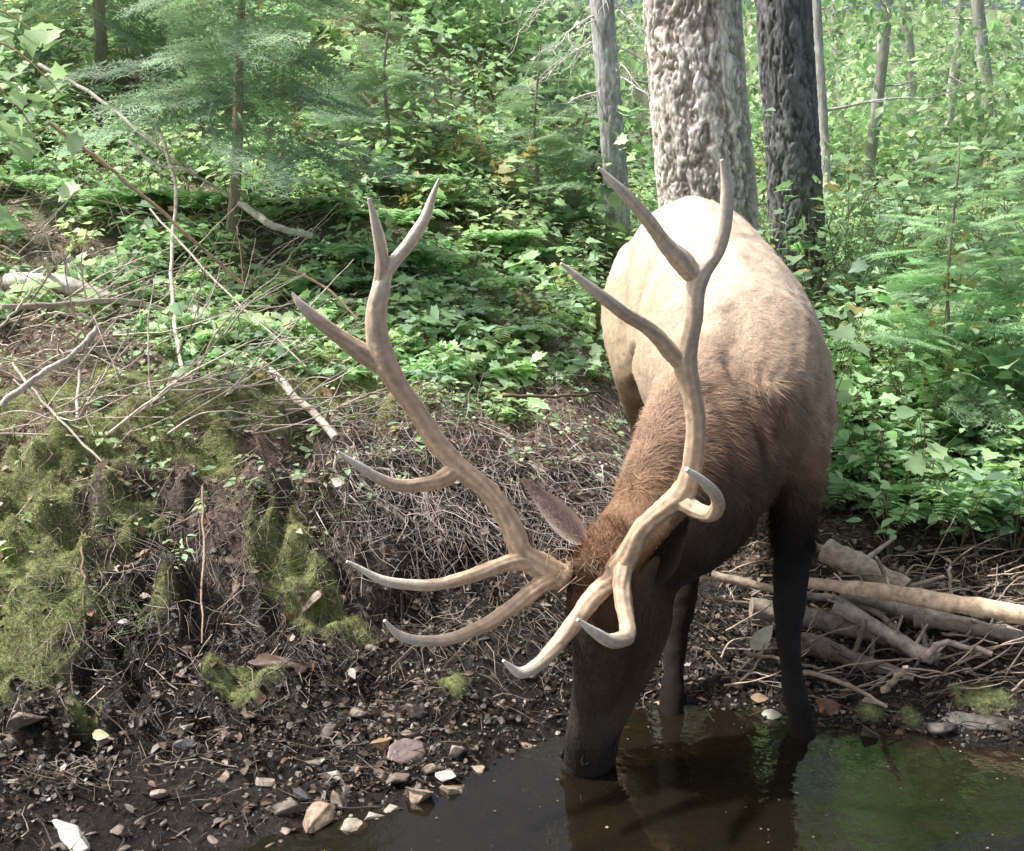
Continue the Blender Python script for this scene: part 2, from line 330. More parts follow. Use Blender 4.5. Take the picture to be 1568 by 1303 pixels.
fold=np.sin((co[:,0]*.9+co[:,1]*.35-co[:,2]*.6+.25*n2(co[:,0],co[:,2],3,50,3))*90)*.0028*np.exp(-(polyd(co,[snap(1150,580),snap(1175,640),snap(1195,700)])/.09)**2)
sd_=np.exp(-(polyd(co,[(.82,5.1,1.66),(.82,4.5,1.64),(.82,4.1,1.54),(.82,3.8,1.44)])/.05)**2)*.010
co2=co+no_*(fold+gr+sd_+fbm(co*6,3,60)*.014+fbm(co*25,2,61)*.004)[:,None]
em.vertices.foreach_set('co',co2.astype(np.float32).ravel()); co=co2
tan=(.60,.48,.35); pale=(.72,.63,.52)
MK=[((.82,4.9,1.7),pale),((.6,4.95,1.5),pale),((1.05,4.9,1.5),pale),((.5,4.8,1.1),tan),((1.1,4.8,1.1),tan),((.82,4.5,1.62),(.72,.61,.49)),((.82,4.1,1.52),(.68,.57,.45)),((1.15,4.1,1.2),(.72,.60,.45)),((1.18,3.9,1.0),(.72,.58,.43)),((1.14,3.7,.85),(.60,.45,.31)),  # right flank painted lighter than the left, standing in for fill light
 ((.47,4.1,1.1),tan),((1.1,3.7,1.2),(.68,.56,.43)),((1.12,3.6,1.0),(.68,.53,.39)),((.82,3.7,1.4),(.64,.54,.43)),(P(1080,470,3.6),(.58,.48,.38)),(P(1150,520,3.55),(.62,.51,.39)),(P(1160,590,3.45),(.56,.44,.33)),(P(1210,600,3.45),(.66,.52,.38)),(P(1240,660,3.45),(.50,.37,.25)),(P(1215,705,3.4),(.30,.20,.13)),((.82,4.0,.72),(.10,.065,.04)),((1.05,4.2,.8),(.20,.13,.08)),
 (P(975,700,3.2),(.45,.31,.225)),(P(1010,620,3.4),(.52,.40,.30)),(P(1040,640,3.3),(.42,.30,.22)),(P(1080,680,3.2),(.30,.205,.145)),(P(1130,680,3.25),(.24,.16,.11)),(P(1120,740,3.2),(.12,.08,.056)),(P(1150,790,3.2),(.06,.042,.03)),(P(1060,760,3.05),(.17,.11,.075)),(P(1090,820,3.0),(.06,.042,.03)),(P(1100,890,3.0),(.026,.02,.017)),(P(1040,900,2.9),(.03,.022,.018)),
 (P(900,830,2.8),(.28,.16,.10)),(P(950,800,2.85),(.28,.175,.11)),(P(880,900,2.75),(.12,.07,.042)),(P(870,980,2.75),(.032,.026,.023)),(P(865,1060,2.76),(.026,.023,.022)),(P(950,990,2.75),(.07,.047,.031)),(P(1010,960,2.8),(.09,.058,.036)),(P(1020,1020,2.9),(.13,.085,.05)),
 (P(930,1070,2.76),(.065,.047,.032)),(P(970,1090,2.85),(.12,.08,.05)),(P(910,1130,2.76),(.085,.072,.06)),(P(870,1160,2.76),(.014,.012,.011)),(P(925,1165,2.8),(.03,.024,.021)),
 (P(1210,760,3.4),(.04,.028,.021)),(P(1212,810,3.3),(.018,.015,.013)),(P(1212,860,3.25),(.015,.014,.013)),(P(1208,950,3.2),(.022,.021,.021)),(P(1218,1050,3.1),(.02,.019,.019)),(P(1225,1130,3.05),(.012,.01,.009)),
 (P(1050,850,3.44),(.016,.013,.011)),(P(1036,985,3.33),(.022,.018,.015)),(P(1028,1085,3.22),(.014,.011,.009)),
 ((1.05,4.8,.8),(.2,.13,.07)),((.6,4.8,.8),(.25,.17,.1)),((1.02,5,.5),(.1,.07,.04)),((.62,5,.5),(.1,.07,.04)),((1.02,4.9,.25),(.04,.03,.02)),((.62,4.9,.25),(.04,.03,.02))]
mpz=np.array([m[0] for m in MK]); mcz=np.array([m[1] for m in MK])
def elkcol(p):
    d=np.linalg.norm(p[:,None]-mpz[None],axis=2); w_=1/(d**4+1e-5); return (w_@mcz)/w_.sum(1,keepdims=True)*(1-.35*np.clip(np.maximum.reduce([np.exp(-(polyd(p,pl)/wd_)**2)*dp/.025 for pl,wd_,dp in GR]),0,1))[:,None]  # coat also darkened along the grooves, crease shade painted into the colour
ec=elkcol(co)*(1+.3*fbm(co*np.array([14,14,6]),4,70))[:,None]
a=em.color_attributes.new('Col','FLOAT_COLOR','POINT'); a.data.foreach_set('color',np.concatenate([np.clip(ec,0,1),np.ones((nv,1))],1).astype(np.float32).ravel())
em.polygons.foreach_set('use_smooth',np.ones(len(em.polygons),bool)); em.materials.clear(); em.materials.append(M_fur); em.update()
bo=bpy.data.objects.new("body",em); scene.collection.objects.link(bo); setpar(bo,elk)
em.calc_loop_triangles(); nt_=len(em.loop_triangles); tr_=np.empty(nt_*3,np.int32); em.loop_triangles.foreach_get('vertices',tr_); tr_=tr_.reshape(-1,3)
A_,B_,C_=co[tr_[:,0]],co[tr_[:,1]],co[tr_[:,2]]; cn=np.cross(B_-A_,C_-A_); ar=np.linalg.norm(cn,axis=1); cen=(A_+B_+C_)/3
wgt=ar*np.where(cen[:,1]<3.5,2.6,1); wgt/=wgt.sum()
NF=220000; idx=rng.choice(nt_,NF,p=wgt); r1=np.sqrt(rng.random(NF))[:,None]; r2=rng.random(NF)[:,None]
fp=A_[idx]*(1-r1)+B_[idx]*(r1*(1-r2))+C_[idx]*(r1*r2); fn=nrm(cn[idx])
ishead=(fp[:,1]<3.06)&(fp[:,2]<.82)
bl=sstep(3.3,3.9,fp[:,1])[:,None]
flow=np.array([.45,.45,-.55])*(1-bl)+np.array([.1,.8,-.55])*bl; neck=(fp[:,1]<3.5); flow[ishead]=np.array([.15,.1,1.0])
low=(fp[:,2]<.7)&~ishead; flow[low]=np.array([0,.1,-1])
sw=np.stack([fbm(fp*5,3,s_) for s_ in(201,202,203)],1)*.7
flow=flow+sw+rng.normal(0,.2,(NF,3)); ft=flow-fn*np.sum(flow*fn,1,keepdims=True); fd=nrm(nrm(ft)+fn*rng.uniform(.08,.36,(NF,1)))
mane=neck&~ishead&(fp[:,0]>.25)&(fp[:,2]<1.1)&(fp[:,2]>.45)
ln=rng.uniform(.010,.022,NF); ln[mane]=rng.uniform(.03,.07,mane.sum()); ln[ishead]=rng.uniform(.006,.013,ishead.sum())
chest=(fp[:,1]<3.7)&(fp[:,2]<.80)&(fp[:,2]>.5)&~ishead; ln[chest]=rng.uniform(.035,.10,chest.sum())
tuft=np.linalg.norm(fp-P(905,850,2.8),axis=1)<.13; ln[tuft]=rng.uniform(.02,.055,tuft.sum()); fd[tuft]=nrm(fd[tuft]+rng.normal(0,.6,(tuft.sum(),3))+fn[tuft]*.4)
legs=(fp[:,2]<.55)&(fp[:,0]>.45); ln[legs]=rng.uniform(.004,.009,legs.sum())
sd=nrm(np.cross(fd,fn)); wd=rng.uniform(.0008,.0016,NF)[:,None]
fv=np.stack([fp-sd*wd,fp+sd*wd,fp+fd*ln[:,None]-fn*ln[:,None]*.1],1).reshape(-1,3)
lock=1+.8*fbm(fp*np.array([38,38,16]),2,75)*(mane|chest)
fc=elkcol(fp)*(1+.3*fbm(fp*np.array([14,14,6]),3,70))[:,None]*rng.uniform(.78,1.28,(NF,1))*lock[:,None]
mb=MB(); mb.add(fv,np.arange(NF*3).reshape(-1,3),np.repeat(fc,3,0)); mb.build("fur",M_strand,False,elk)
print("elk",time.time()-T0,nv)
def ear(name,b,t_,facing,wid,col,colin):
    b=np.array(b);t_=np.array(t_); X=nrm(t_-b); Ln=np.linalg.norm(t_-b); Z=np.array(facing,float); Z=nrm(Z-X*np.dot(Z,X)); Y=np.cross(Z,X)
    mb=MB(); ns,nt2=22,15
    s=np.linspace(0,1,ns); tt=np.linspace(-1,1,nt2); Wd=wid*(np.sin(np.pi*np.clip(s,0,1)**.75)**.8*.95+.28*(1-s)**2)
    for side,off,c in((1,0,colin),(-1,-.006,col)):
        cup=(tt[None]**2)*Wd[:,None]*1.0*(1-.45*s[:,None])
        V=b+X*(s*Ln)[:,None,None]+Y*(tt[None]*Wd[:,None]*.85)[:,:,None]+Z*(cup+off*(1-tt[None]**2)-s[:,None]**2*.02)[:,:,None]
        ii=np.arange(ns-1)[:,None]*nt2; jj=np.arange(nt2-1)[None]
        edge=np.abs(tt)[None]*np.ones((ns,1)); cc=np.array(c)+np.zeros((ns,nt2,3)); cc=cc*(1-.45*(s[:,None,None]>.8)); cc=cc*(.6+1.0*edge[:,:,None]**2)
        mb.add(V.reshape(-1,3),np.stack([ii+jj,ii+jj+1,ii+nt2+jj+1,ii+nt2+jj],-1).reshape(-1,4),cc.reshape(-1,3))
    n=1800; rs=rng.random(n)**.8; rt=rng.uniform(-1,1,n); wv=np.interp(rs,s,Wd)
    p=b+X*(rs*Ln)[:,None]+Y*(rt*wv*.85)[:,None]+Z*((rt**2*wv*(1-.45*rs)) -rs**2*.02)[:,None]
    d=nrm(X+Y*rt[:,None]*.8+Z*.3+rng.normal(0,.25,(n,3))); sd=nrm(np.cross(d,Z)+rng.normal(0,.2,(n,3)))*.0009
    L_=rng.uniform(.006,.016,n)[:,None]; mb.add(np.stack([p-sd,p+sd,p+d*L_],1).reshape(-1,3),np.arange(n*3).reshape(-1,3),np.repeat(np.array([colin])*1.5*rng.uniform(.4,1.3,(n,1)),3,0))
    mb.build(name,M_strand,True,elk)
ear("ear_right",P(893,830,2.88),P(803,735,2.92),(.35,-.9,-.1),.042,(.42,.33,.27),(.42,.34,.30))
ear("ear_left",P(985,880,2.83),P(1054,800,2.78),(-.1,-1,-.55),.05,(.12,.08,.055),(.045,.034,.028))
Lh=nrm(np.cross(nrm(HS[4][0]-HS[2][0]),HD))
for nm,sg in(("eye_left",1),("eye_right",-1)):
    sgn=sg*(1 if Lh[0]>0 else -1)
    c=HS[2][0]+np.array([0,0,-.03])+Lh*sgn*.104+HD*.075
    mb=MB(); mb2=MB(); ph=np.linspace(0,np.pi,14)
    tube(mb,np.stack([c+np.array([0,0,1])*(.021*math.cos(a_)) for a_ in ph]),np.maximum(.021*np.sin(ph),1e-4),(.01,.01,.01),16)
    mb.build(nm,M_eye,True,elk)
    ang=np.linspace(-.3,2*np.pi-.3,24); fwd=nrm(HS[4][0]-HS[2][0]); ring_=c+Lh*sgn*.012+np.outer(np.cos(ang),fwd)*.025+np.outer(np.sin(ang),HD)*.016
    tube(mb2,ring_,np.full(24,.007),(.02,.014,.01),8); mb2.build(nm+"_lid",M_fur,True,elk)
mb=MB(); fw=nrm(HS[8][0]-HS[5][0])
for sg in(-1,1):
    c=HS[7][0]+HD*.070+Lh*sg*.044; ang=np.linspace(.6,3.6,12); tube(mb,c+np.outer(np.cos(ang),Lh*sg*.7+HD*-.5)*.013+np.outer(np.sin(ang),fw)*.018,np.concatenate([np.linspace(.003,.008,6),np.linspace(.008,.003,6)]),(.01,.01,.01),8)
for sg in(-1,1):
    pts=np.array([HS[8][0]+Lh*sg*.045+fw*.02,HS[7][0]+Lh*sg*.076-HD*.012,HS[6][0]+Lh*sg*.070-HD*.035+fw*.01]); tube(mb,cr(pts,6),np.full(13,.004),(.012,.01,.009),6)
mb.build("nostrils_and_mouth",M_nose,True,elk)
mb=MB()
for q in range(50):
    c=P(rng.normal(905,28),rng.normal(868,20),2.76+rng.normal(0,.012)); d=nrm(rng.normal(0,1,3)*np.array([1,.5,.7]))*rng.uniform(.012,.04); tube(mb,np.array([c-d,c+rng.normal(0,.004,3),c+d]),np.array([.001,.0013,.0006]),np.array([.55,.42,.3])*rng.uniform(.4,1.4),4)
mb.build("straw_on_forelock",M_strand,False,elk)
def antler(name,beams,seed):
    mb=MB()
    for bi,(pts,tine) in enumerate(beams):
        A=[]
        for (u,v,yy,rp) in pts:
            p=P(u,v,yy); zc=yy*CT+(H-p[2])*ST; A.append([*p,rp*.93*zc/F])
        A=cr(A,11); A[:,3]=np.maximum(A[:,3],.0013)
        A[:,:3]+=np.stack([vn(A[:,:3]*14,300+q+bi) for q in range(3)],1)*.003
        A[:,3]*=1+.05*vn(A[:,:3]*22,310+bi)
        n=len(A); s=np.linspace(0,1,n)
        basec=np.array([.60,.46,.325]); tipc=np.array([.92,.86,.75])
        k=sstep(.5,1.0,s)[:,None]*(1 if tine else 0); cc=basec*(1-k)+tipc*k
        hi_=sstep(1.1,1.6,A[:,2])[:,None]; cc=cc*(1-hi_*.5)+np.array([.82,.74,.62])*hi_*.5  # upper antler blended paler, sunlight painted into its colour
        cc=cc*(1+.14*fbm(A[:,:3]*7,3,seed+bi))[:,None]
        pts3=A[:,:3]; r=A[:,3]; sides=34
        mt=MB(); tube(mt,pts3,r,cc,sides)
        V=np.concatenate(mt.V); cen_=np.concatenate([np.repeat(pts3,sides,0),np.tile(pts3[0],(sides+1,1)),np.tile(pts3[-1],(sides+1,1))])
        dirv=V-cen_
        ph=np.tile(np.arange(sides),n)*2*np.pi/sides; ph=np.concatenate([ph,np.zeros(2*(sides+1))])
        sr=np.concatenate([np.repeat(np.cumsum(np.r_[0,np.linalg.norm(np.diff(pts3,axis=0),axis=1)]),sides),np.zeros(2*(sides+1))])
        sf=np.concatenate([np.repeat(s,sides),np.ones(2*(sides+1))]); am=1-.85*sf*(1 if tine else .3)
        fl=(np.sin(ph*8+3.0*vn(np.stack([sr*9,ph*.5,sr*0],1),seed))*.06*am+fbm(V*60,3,seed+3)*.16*am)
        V=V+dirv*fl[:,None]
        C=np.concatenate(mt.C)*np.clip(1+fl*3.2,.45,1.4)[:,None]
        base=0
        for v_,c_ ,f_ in zip(np.split(V,np.cumsum([len(q) for q in mt.V])[:-1]),np.split(C,np.cumsum([len(q) for q in mt.V])[:-1]),mt.Q+mt.T):
            mb.add(v_,f_-base,c_); base+=len(v_)
    p0=beams[0][0][0]; c=P(*p0[:3]); 
    for q in range(30):
        a_=q/30*2*np.pi; d1=nrm(P(beams[0][0][1][0],beams[0][0][1][1],beams[0][0][1][2])-c); e1=nrm(np.cross(d1,[0,0.3,1])); e2=np.cross(d1,e1)
        cc=c+d1*.012+(e1*math.cos(a_)+e2*math.sin(a_))*.040*rng.uniform(.95,1.08); tube(mb,np.array([cc-d1*.007,cc,cc+d1*.007]),np.array([.005,.009,.005])*rng.uniform(.6,1.3),(.3,.22,.15),7)
    mb.build(name,M_antler,True,elk)
antler("antler_right",[
 ([(868,888,2.84,22),(835,872,2.83,22),(800,848,2.82,20),(780,800,2.82,18),(748,755,2.83,17),(700,712,2.84,17),(658,660,2.85,16),(620,605,2.85,16),(590,560,2.85,20),(577,520,2.85,19),(575,475,2.84,17),(583,445,2.83,16),(592,415,2.83,12),(625,375,2.82,10.5),(652,330,2.81,9),(672,274,2.80,2.5)],1),
 ([(588,565,2.85,16),(560,545,2.85,17),(528,522,2.83,13),(490,493,2.80,11),(462,468,2.78,8),(448,449,2.77,2.5)],1),
 ([(578,470,2.84,14),(584,430,2.83,13),(584,390,2.81,11),(577,350,2.79,9),(564,303,2.77,2.5)],1),
 ([(702,715,2.84,16),(675,735,2.82,14),(640,743,2.78,11.5),(600,740,2.74,10),(560,720,2.70,8),(518,691,2.67,2.5)],1),
 ([(825,868,2.83,17),(795,858,2.80,15),(760,868,2.76,12.5),(705,887,2.70,11),(650,897,2.65,9.5),(590,890,2.60,8),(530,861,2.56,2.5)],1),
 ([(850,882,2.83,17),(820,900,2.79,15),(775,935,2.74,12.5),(725,965,2.68,11),(670,982,2.62,9.5),(615,975,2.57,8),(588,950,2.54,2.5)],1)],80)
antler("antler_left",[
 ([(938,888,2.78,21),(960,852,2.75,19),(985,810,2.72,17),(1018,778,2.69,17),(1045,755,2.68,20),(1060,712,2.67,17),(1066,650,2.66,16),(1058,595,2.66,17),(1050,550,2.66,20),(1058,500,2.65,17),(1064,450,2.65,17),(1075,415,2.65,17),(1097,385,2.64,13),(1110,340,2.62,12),(1113,295,2.60,10),(1105,246,2.58,3)],1),
 ([(1066,425,2.65,15),(1045,400,2.64,17),(1015,368,2.61,12),(985,328,2.58,11),(950,290,2.55,9),(916,256,2.53,2.5)],1),
 ([(1052,565,2.66,17),(1030,540,2.65,15),(995,505,2.61,12),(950,475,2.56,11),(905,442,2.52,9),(858,403,2.49,2.5)],1),
 ([(1040,765,2.68,17),(1068,782,2.64,14),(1092,785,2.58,13),(1100,768,2.52,11),(1082,742,2.47,9),(1052,718,2.43,4)],1),
 ([(955,862,2.75,15),(953,900,2.71,15),(958,945,2.66,14),(958,975,2.61,14),(935,982,2.56,12),(912,968,2.52,9),(884,948,2.48,3)],1),
 ([(940,885,2.77,17),(912,910,2.73,16),(885,945,2.69,15),(855,985,2.64,13),(825,1015,2.59,11),(795,1030,2.55,9),(771,1012,2.52,2.5)],1)],90)
print("antlers",time.time()-T0)
# ------------------------------------------------------------------ tree trunks
def trunk(name,p0,p1,r0,r1,col,crack,cell=(26,7),nz=420,nt2=200,depth=.014,seed=0):
    e=empty(name,tuple(p0)); mb=MB(); p0=np.array(p0);p1=np.array(p1)
    s=np.linspace(0,1,nz)**1.35; c=p0+(p1-p0)*s[:,None]; c[:,0]+=.04*np.sin(s*9+seed); c[:,1]+=.05*np.cos(s*7+seed)
    r=r0+(r1-r0)*s+r0*.35*np.exp(-s*40)
    ph=np.linspace(0,2*np.pi,nt2,endpoint=False)
    d=np.stack([np.cos(ph),np.sin(ph),0*ph],1)
    X_=np.stack([np.tile(np.cos(ph),nz)*r0,np.tile(np.sin(ph),nz)*r0,np.repeat(c[:,2],nt2)],1)
    warp=np.stack([fbm(X_*np.array([7,7,5]),4,seed+1),fbm(X_*np.array([7,7,5]),4,seed+2),fbm(X_*np.array([7,7,7]),4,seed+3)],1)
    q=X_*np.array([cell[0],cell[0],cell[1]])+warp*np.array([3.2,3.2,3.0])
    f1,f2,cid=worley(q,seed); cr_=sstep(.0,.22,f2-f1)
    furrow=1-np.abs(fbm(X_*np.array([13,13,1.8])+warp*1.4,4,seed+21))*3.4; fu=sstep(.35,1,furrow)
    fine=fbm(X_*np.array([70,70,30]),3,seed+7)
    R=np.repeat(r,nt2)*(1+.07*fbm(X_*np.array([3,3,1]),2,seed+9))+depth*.35*(cr_-.6)-depth*1.1*fu+fine*depth*.45+cid*depth*.2
    V=np.repeat(c,nt2,0)+np.tile(d,(nz,1))*R[:,None]
    kk=(.45+.55*cr_)*(1-.75*fu); kk=kk[:,None]
    C=np.array(crack)*(1-kk)+np.array(col)*kk*(.85+.3*cid[:,None])*(1+.5*fine[:,None])*(1+.35*fbm(X_*2.5,3,seed+5))[:,None]
    i=np.arange(nz-1)[:,None]*nt2; j=np.arange(nt2)[None]; j2=(j+1)%nt2
    mb.add(V,np.stack([i+j,i+j2,i+nt2+j2,i+nt2+j],-1).reshape(-1,4),C); mb.build("bark_trunk",M_bark,True,e)
    return e
def limbset(e,p0,p1,zr,n,length,r,col,droop,seed,sub=4):
    rg=np.random.default_rng(seed); mb=MB(); p0=np.array(p0);p1=np.array(p1); ends=[]
    for k in range(n):
        z_=rg.uniform(*zr); f=(z_-p0[2])/(p1[2]-p0[2]); b=p0+(p1-p0)*f; a_=rg.uniform(0,2*np.pi); L_=length*rg.uniform(.5,1.2)
        m=7; s=np.linspace(0,1,m); d=np.array([math.cos(a_),math.sin(a_),0]); pts=b+d*(s*L_)[:,None]+np.array([0,0,1])*(droop*L_*s**1.6+.1*L_*s)[:,None]+rg.normal(0,.03*L_,(m,3))*s[:,None]
        tube(mb,cr(pts,3),r*(1-.85*np.linspace(0,1,(m-1)*3+1)),col,5); ends.append(pts[-1]); 
        for q in range(sub):
            i0=rg.integers(2,m-1); d2=nrm(d+rg.normal(0,.7,3)+np.array([0,0,droop])); p=pts[i0]+d2*np.linspace(0,L_*.5*rg.uniform(.4,1),5)[:,None]+rg.normal(0,.02*L_,(5,3)); tube(mb,p,np.linspace(r*.4,r*.08,5),col,4); ends.append(p[-1])
    mb.build("limbs",M_wood,True,e); return np.array(ends)
def ptree(u,v,y,ut,vt,yt,top=9):
    a=P(u,v,y); b=P(ut,vt,yt); g=gz([a[0]],[y])[0]; d=(b-a)/(b[2]-a[2]); p0=a+d*(g-.1-a[2]); p1=a+d*(top-a[2]); return p0,p1
def clumps(mb,cent,rad,nper,size,cols,rg,tpl=SMALL,flat=.7):
    for c,r in zip(cent,rad):
        n=nper; d=nrm(rg.normal(0,1,(n,3))); rr=rg.random(n)**.45; p=c+d*(rr*r)[:,None]*np.array([1,1,flat])
        dirs=nrm(d+rg.normal(0,.8,(n,3))+np.array([0,0,-.3])); up=nrm(np.array([0,0,1.])+rg.normal(0,.55,(n,3)))
        cc=cols[rg.integers(len(cols),size=n)]*rg.uniform(.65,1.35,(n,1))*rg.uniform(.75,1.2)
        leaves(mb,p,dirs,up,size*rg.uniform(.6,1.3,n),cc,tpl)
p0,p1=ptree(1092,330,6.3,1069,0,6.3,10); trunk("cottonwood_tree",p0,p1,.285,.22,(.80,.76,.71),(.24,.20,.17),(15,5),760,300,.018,seed=3)
p0b,p1b=ptree(1212,330,7.2,1202,0,7.2,10); e2=trunk("fir_tree",p0b,p1b,.18,.16,(.24,.24,.26),(.07,.07,.07),(18,5),500,180,.014,seed=8)
p0,p1=ptree(936,250,9.0,926,0,9.0,9); e3=trunk("dead_spruce_tree",p0,p1,.105,.075,(.62,.62,.64),(.34,.33,.33),(18,5),260,90,.008,seed=14)
limbset(e3,p0,p1,(2.4,6),46,1.0,.010,(.78,.76,.72),-.7,5,6)
print("trees",time.time()-T0)
bgc=np.array([[.50,.70,.44],[.58,.76,.50],[.44,.63,.40],[.66,.80,.56],[.38,.55,.38]])  # slightly paler than the nearer greens, distance haze put into leaf colour
rg=np.random.default_rng(5)
for (u,v,y,ut,yt,r) in [(1320,300,13,1360,13,.075),(1522,310,14,1500,14,.085),(1395,200,17,1385,17,.10),(1258,200,11,1254,11,.05),(1450,260,20,1470,20,.1),(1560,200,18,1590,18,.13),(700,60,20,705,20,.1),(1290,150,22,1280,22,.12),(560,20,19,552,19,.1)]:
    p0,p1=ptree(u,v,y,ut,0,yt,8.5); e=trunk("slender_tree",p0,p1,r,r*.6,(.66,.64,.64),(.40,.38,.37),(14,4),90,24,.006,seed=int(u))
    ends=limbset(e,p0,p1,(2.5,8),12,1.6,.018,(.64,.62,.6),.1,int(u),3); mb=MB(); clumps(mb,ends[::2],rg.uniform(.3,.6,len(ends[::2])),50,.12,bgc,rg); mb.build("crown",M_leaf,False,e)
mb=MB(); cent=[];rad=[]
for k in range(300):
    y_=rg.uniform(12,30); x_=rg.uniform(-.62,.62)*y_; g=gz([x_],[y_])[0]; top=1.6+y_*.24
    hi=max(g+.8,top) ; z_=g+.2+(hi-g)*rg.random()**(1.6 if x_>2 else 1.8); cent.append((x_,y_,z_)); rad.append(rg.uniform(.5,1.1))
clumps(mb,np.array(cent),rad,160,.16,bgc,rg); mb.build("distant_foliage",M_leaf)
# ------------------------------------------------------------------ understory plants
def plants(mbl,mbs,xs,ys,hs,sizes,cols,rg,tpl=MAPLE,nst=(3,6),nlf=(4,8),spread=.5):
    gs=gz(xs,ys); LP=[];LD=[];LU=[];LS=[];LC=[]
    for x_,y_,g,h,sz in zip(xs,ys,gs,hs,sizes):
        ns=rg.integers(*nst); base=np.array([x_,y_,g-.02]); pc=cols[rg.integers(len(cols))]*rg.uniform(.7,1.25)
        if rg.random()<.02: pc=np.array([.62,.52,.24])*rg.uniform(.6,1.1)
        for s_ in range(ns):
            a_=rg.uniform(0,2*np.pi); L_=h*rg.uniform(.6,1.15); lean=spread*rg.uniform(.3,1.1); d=np.array([math.cos(a_),math.sin(a_),0])
            s=np.linspace(0,1,5); pts=base+d*(lean*L_*s**1.5)[:,None]+np.array([0,0,1])*(L_*(s-.12*s*s))[:,None]
            tube(mbs,pts,np.linspace(.003+.003*h,.0012,5),(.24,.21,.11),3)
            n=rg.integers(*nlf); f=rg.uniform(.35,1,n); f[0]=1; p=np.stack([np.interp(f,s,pts[:,i_]) for i_ in range(3)],1)
            b=rg.uniform(0,2*np.pi,n); ld=np.stack([np.cos(b),np.sin(b),rg.uniform(-.35,.25,n)],1)+d*.4
            p=p+nrm(ld)*(sz*rg.uniform(.1,.7,n))[:,None]
            LP.append(p);LD.append(ld);LU.append(np.array([0,-.1,1])+rg.normal(0,.4,(n,3)));LS.append(sz*rg.uniform(.4,1.25,n));LC.append(pc*rg.uniform(.75,1.25,(n,1)))
    leaves(mbl,np.concatenate(LP),np.concatenate(LD),np.concatenate(LU),np.concatenate(LS),np.concatenate(LC),tpl)
gc=np.array([[.49,.69,.42],[.55,.75,.46],[.43,.62,.39],[.62,.77,.46],[.38,.55,.38]])
def region(n,f):
    X_=[];
    while len(X_)<n:
        p=f(); 
        if p is not None: X_.append(p)
    return np.array(X_)
def hill():
    y_=4.6+(rg.random()**1.5)*11; x_=rg.uniform(-.6,.62)*y_
    _,t_=base_z(x_,y_)
    if x_<-.5 and t_[0]<2.7: return None
    if .15<x_<1.4 and y_<5.7: return None
    m=n2(x_,y_,.9,77,2)[0]
    if m<-.16 and y_<7: return None
    if -3.3<x_<-1.1 and 4.5<y_<6.8 and rg.random()<.5: return None
    return (x_,y_)
pp=region(1600,hill); hs=np.interp(pp[:,1],[4.5,6,8,14],[.12,.24,.42,.8])*rg.uniform(.6,1.3,len(pp)); sz=np.interp(pp[:,1],[4.5,6,9,14],[.06,.08,.11,.15])*rg.uniform(.7,1.25,len(pp))
ml,ms=MB(),MB(); k=rg.random(len(pp))<.5
plants(ml,ms,pp[k,0],pp[k,1],hs[k],sz[k],gc,rg); plants(ml,ms,pp[~k,0],pp[~k,1],hs[~k],sz[~k]*.75,gc,rg,OVATE,(3,6),(6,12))
eu=empty("understory_plants",(0,7,1)); ml.build("foliage",M_leaf,False,eu); ms.build("stems",M_wood,False,eu)
def rb():
    y_=rg.uniform(4.1,8.5); x_=1.15+rg.random()*(y_*.62-1.15)
    if y_<4.6 and x_<1.55: return None
    return (x_,y_)
pp=region(270,rb); ml,ms=MB(),MB()
hs=np.interp(pp[:,1],[4.1,5,8.5],[.42,.8,1.3])*rg.uniform(.45,1.15,len(pp))
plants(ml,ms,pp[:,0],pp[:,1],hs,np.full(len(pp),.08)*rg.uniform(.4,1.2,len(pp)),gc*np.array([.85,.92,.9]),rg,OVATE,(4,7),(8,14),.6)
plants(ml,ms,pp[::2,0]+.1,pp[::2,1],hs[::2]*1.1,np.full(len(pp[::2]),.095),gc*np.array([.88,.94,.9]),rg,MAPLE,(3,5),(5,9),.6)
eu=empty("thimbleberry_shrub",(2,5,.4)); ml.build("foliage",M_leaf,False,eu); ms.build("stems",M_wood,False,eu)
ml,ms=MB(),MB()
for (u,v) in [(700,330),(650,420),(740,450),(480,330),(860,350),(600,350),(560,410),(780,520),(300,330),(1340,560),(1480,620),(880,470),(420,250),(690,500),(200,330),(820,400),(520,450),(760,380),(640,300),(1420,520),(1300,640),(1540,680),(60,300),(120,240),(1330,760),(1420,800),(1520,790),(1380,700),(1460,720)]:
    g=G(u,v); L0=rg.uniform(.3,.5); fcx=np.array([.46,.65,.42])*rg.uniform(.8,1.2)
    for q in range(8):
        a_=q/8*2*np.pi+rg.normal(0,.2); d=np.array([math.cos(a_),math.sin(a_),0]); s=np.linspace(0,1,8); pts=g+d*(L0*s)[:,None]+np.array([0,0,1])*(L0*(.9*s-.75*s*s))[:,None]; tube(ms,pts,np.linspace(.003,.001,8),(.25,.3,.1),3)
        m=22; f=np.linspace(.12,1,m); p=np.stack([np.interp(f,s,pts[:,i_]) for i_ in range(3)],1); sz_=L0*.26*np.sin(np.pi*(f*.85+.12))**.8+.008; side=np.cross(d,[0,0,1.])
        for sg in(-1,1): leaves(ml,p,side*sg+d*.35+rg.normal(0,.06,(m,3)),np.tile([0,0,1.],(m,1))+rg.normal(0,.15,(m,3)),sz_,fcx*rg.uniform(.85,1.15,(m,1)),SMALL)
eu=empty("fern",(0,6,1)); ml.build("fronds",M_leaf,False,eu); ms.build("stalks",M_wood,False,eu)
ml,ms=MB(),MB(); 
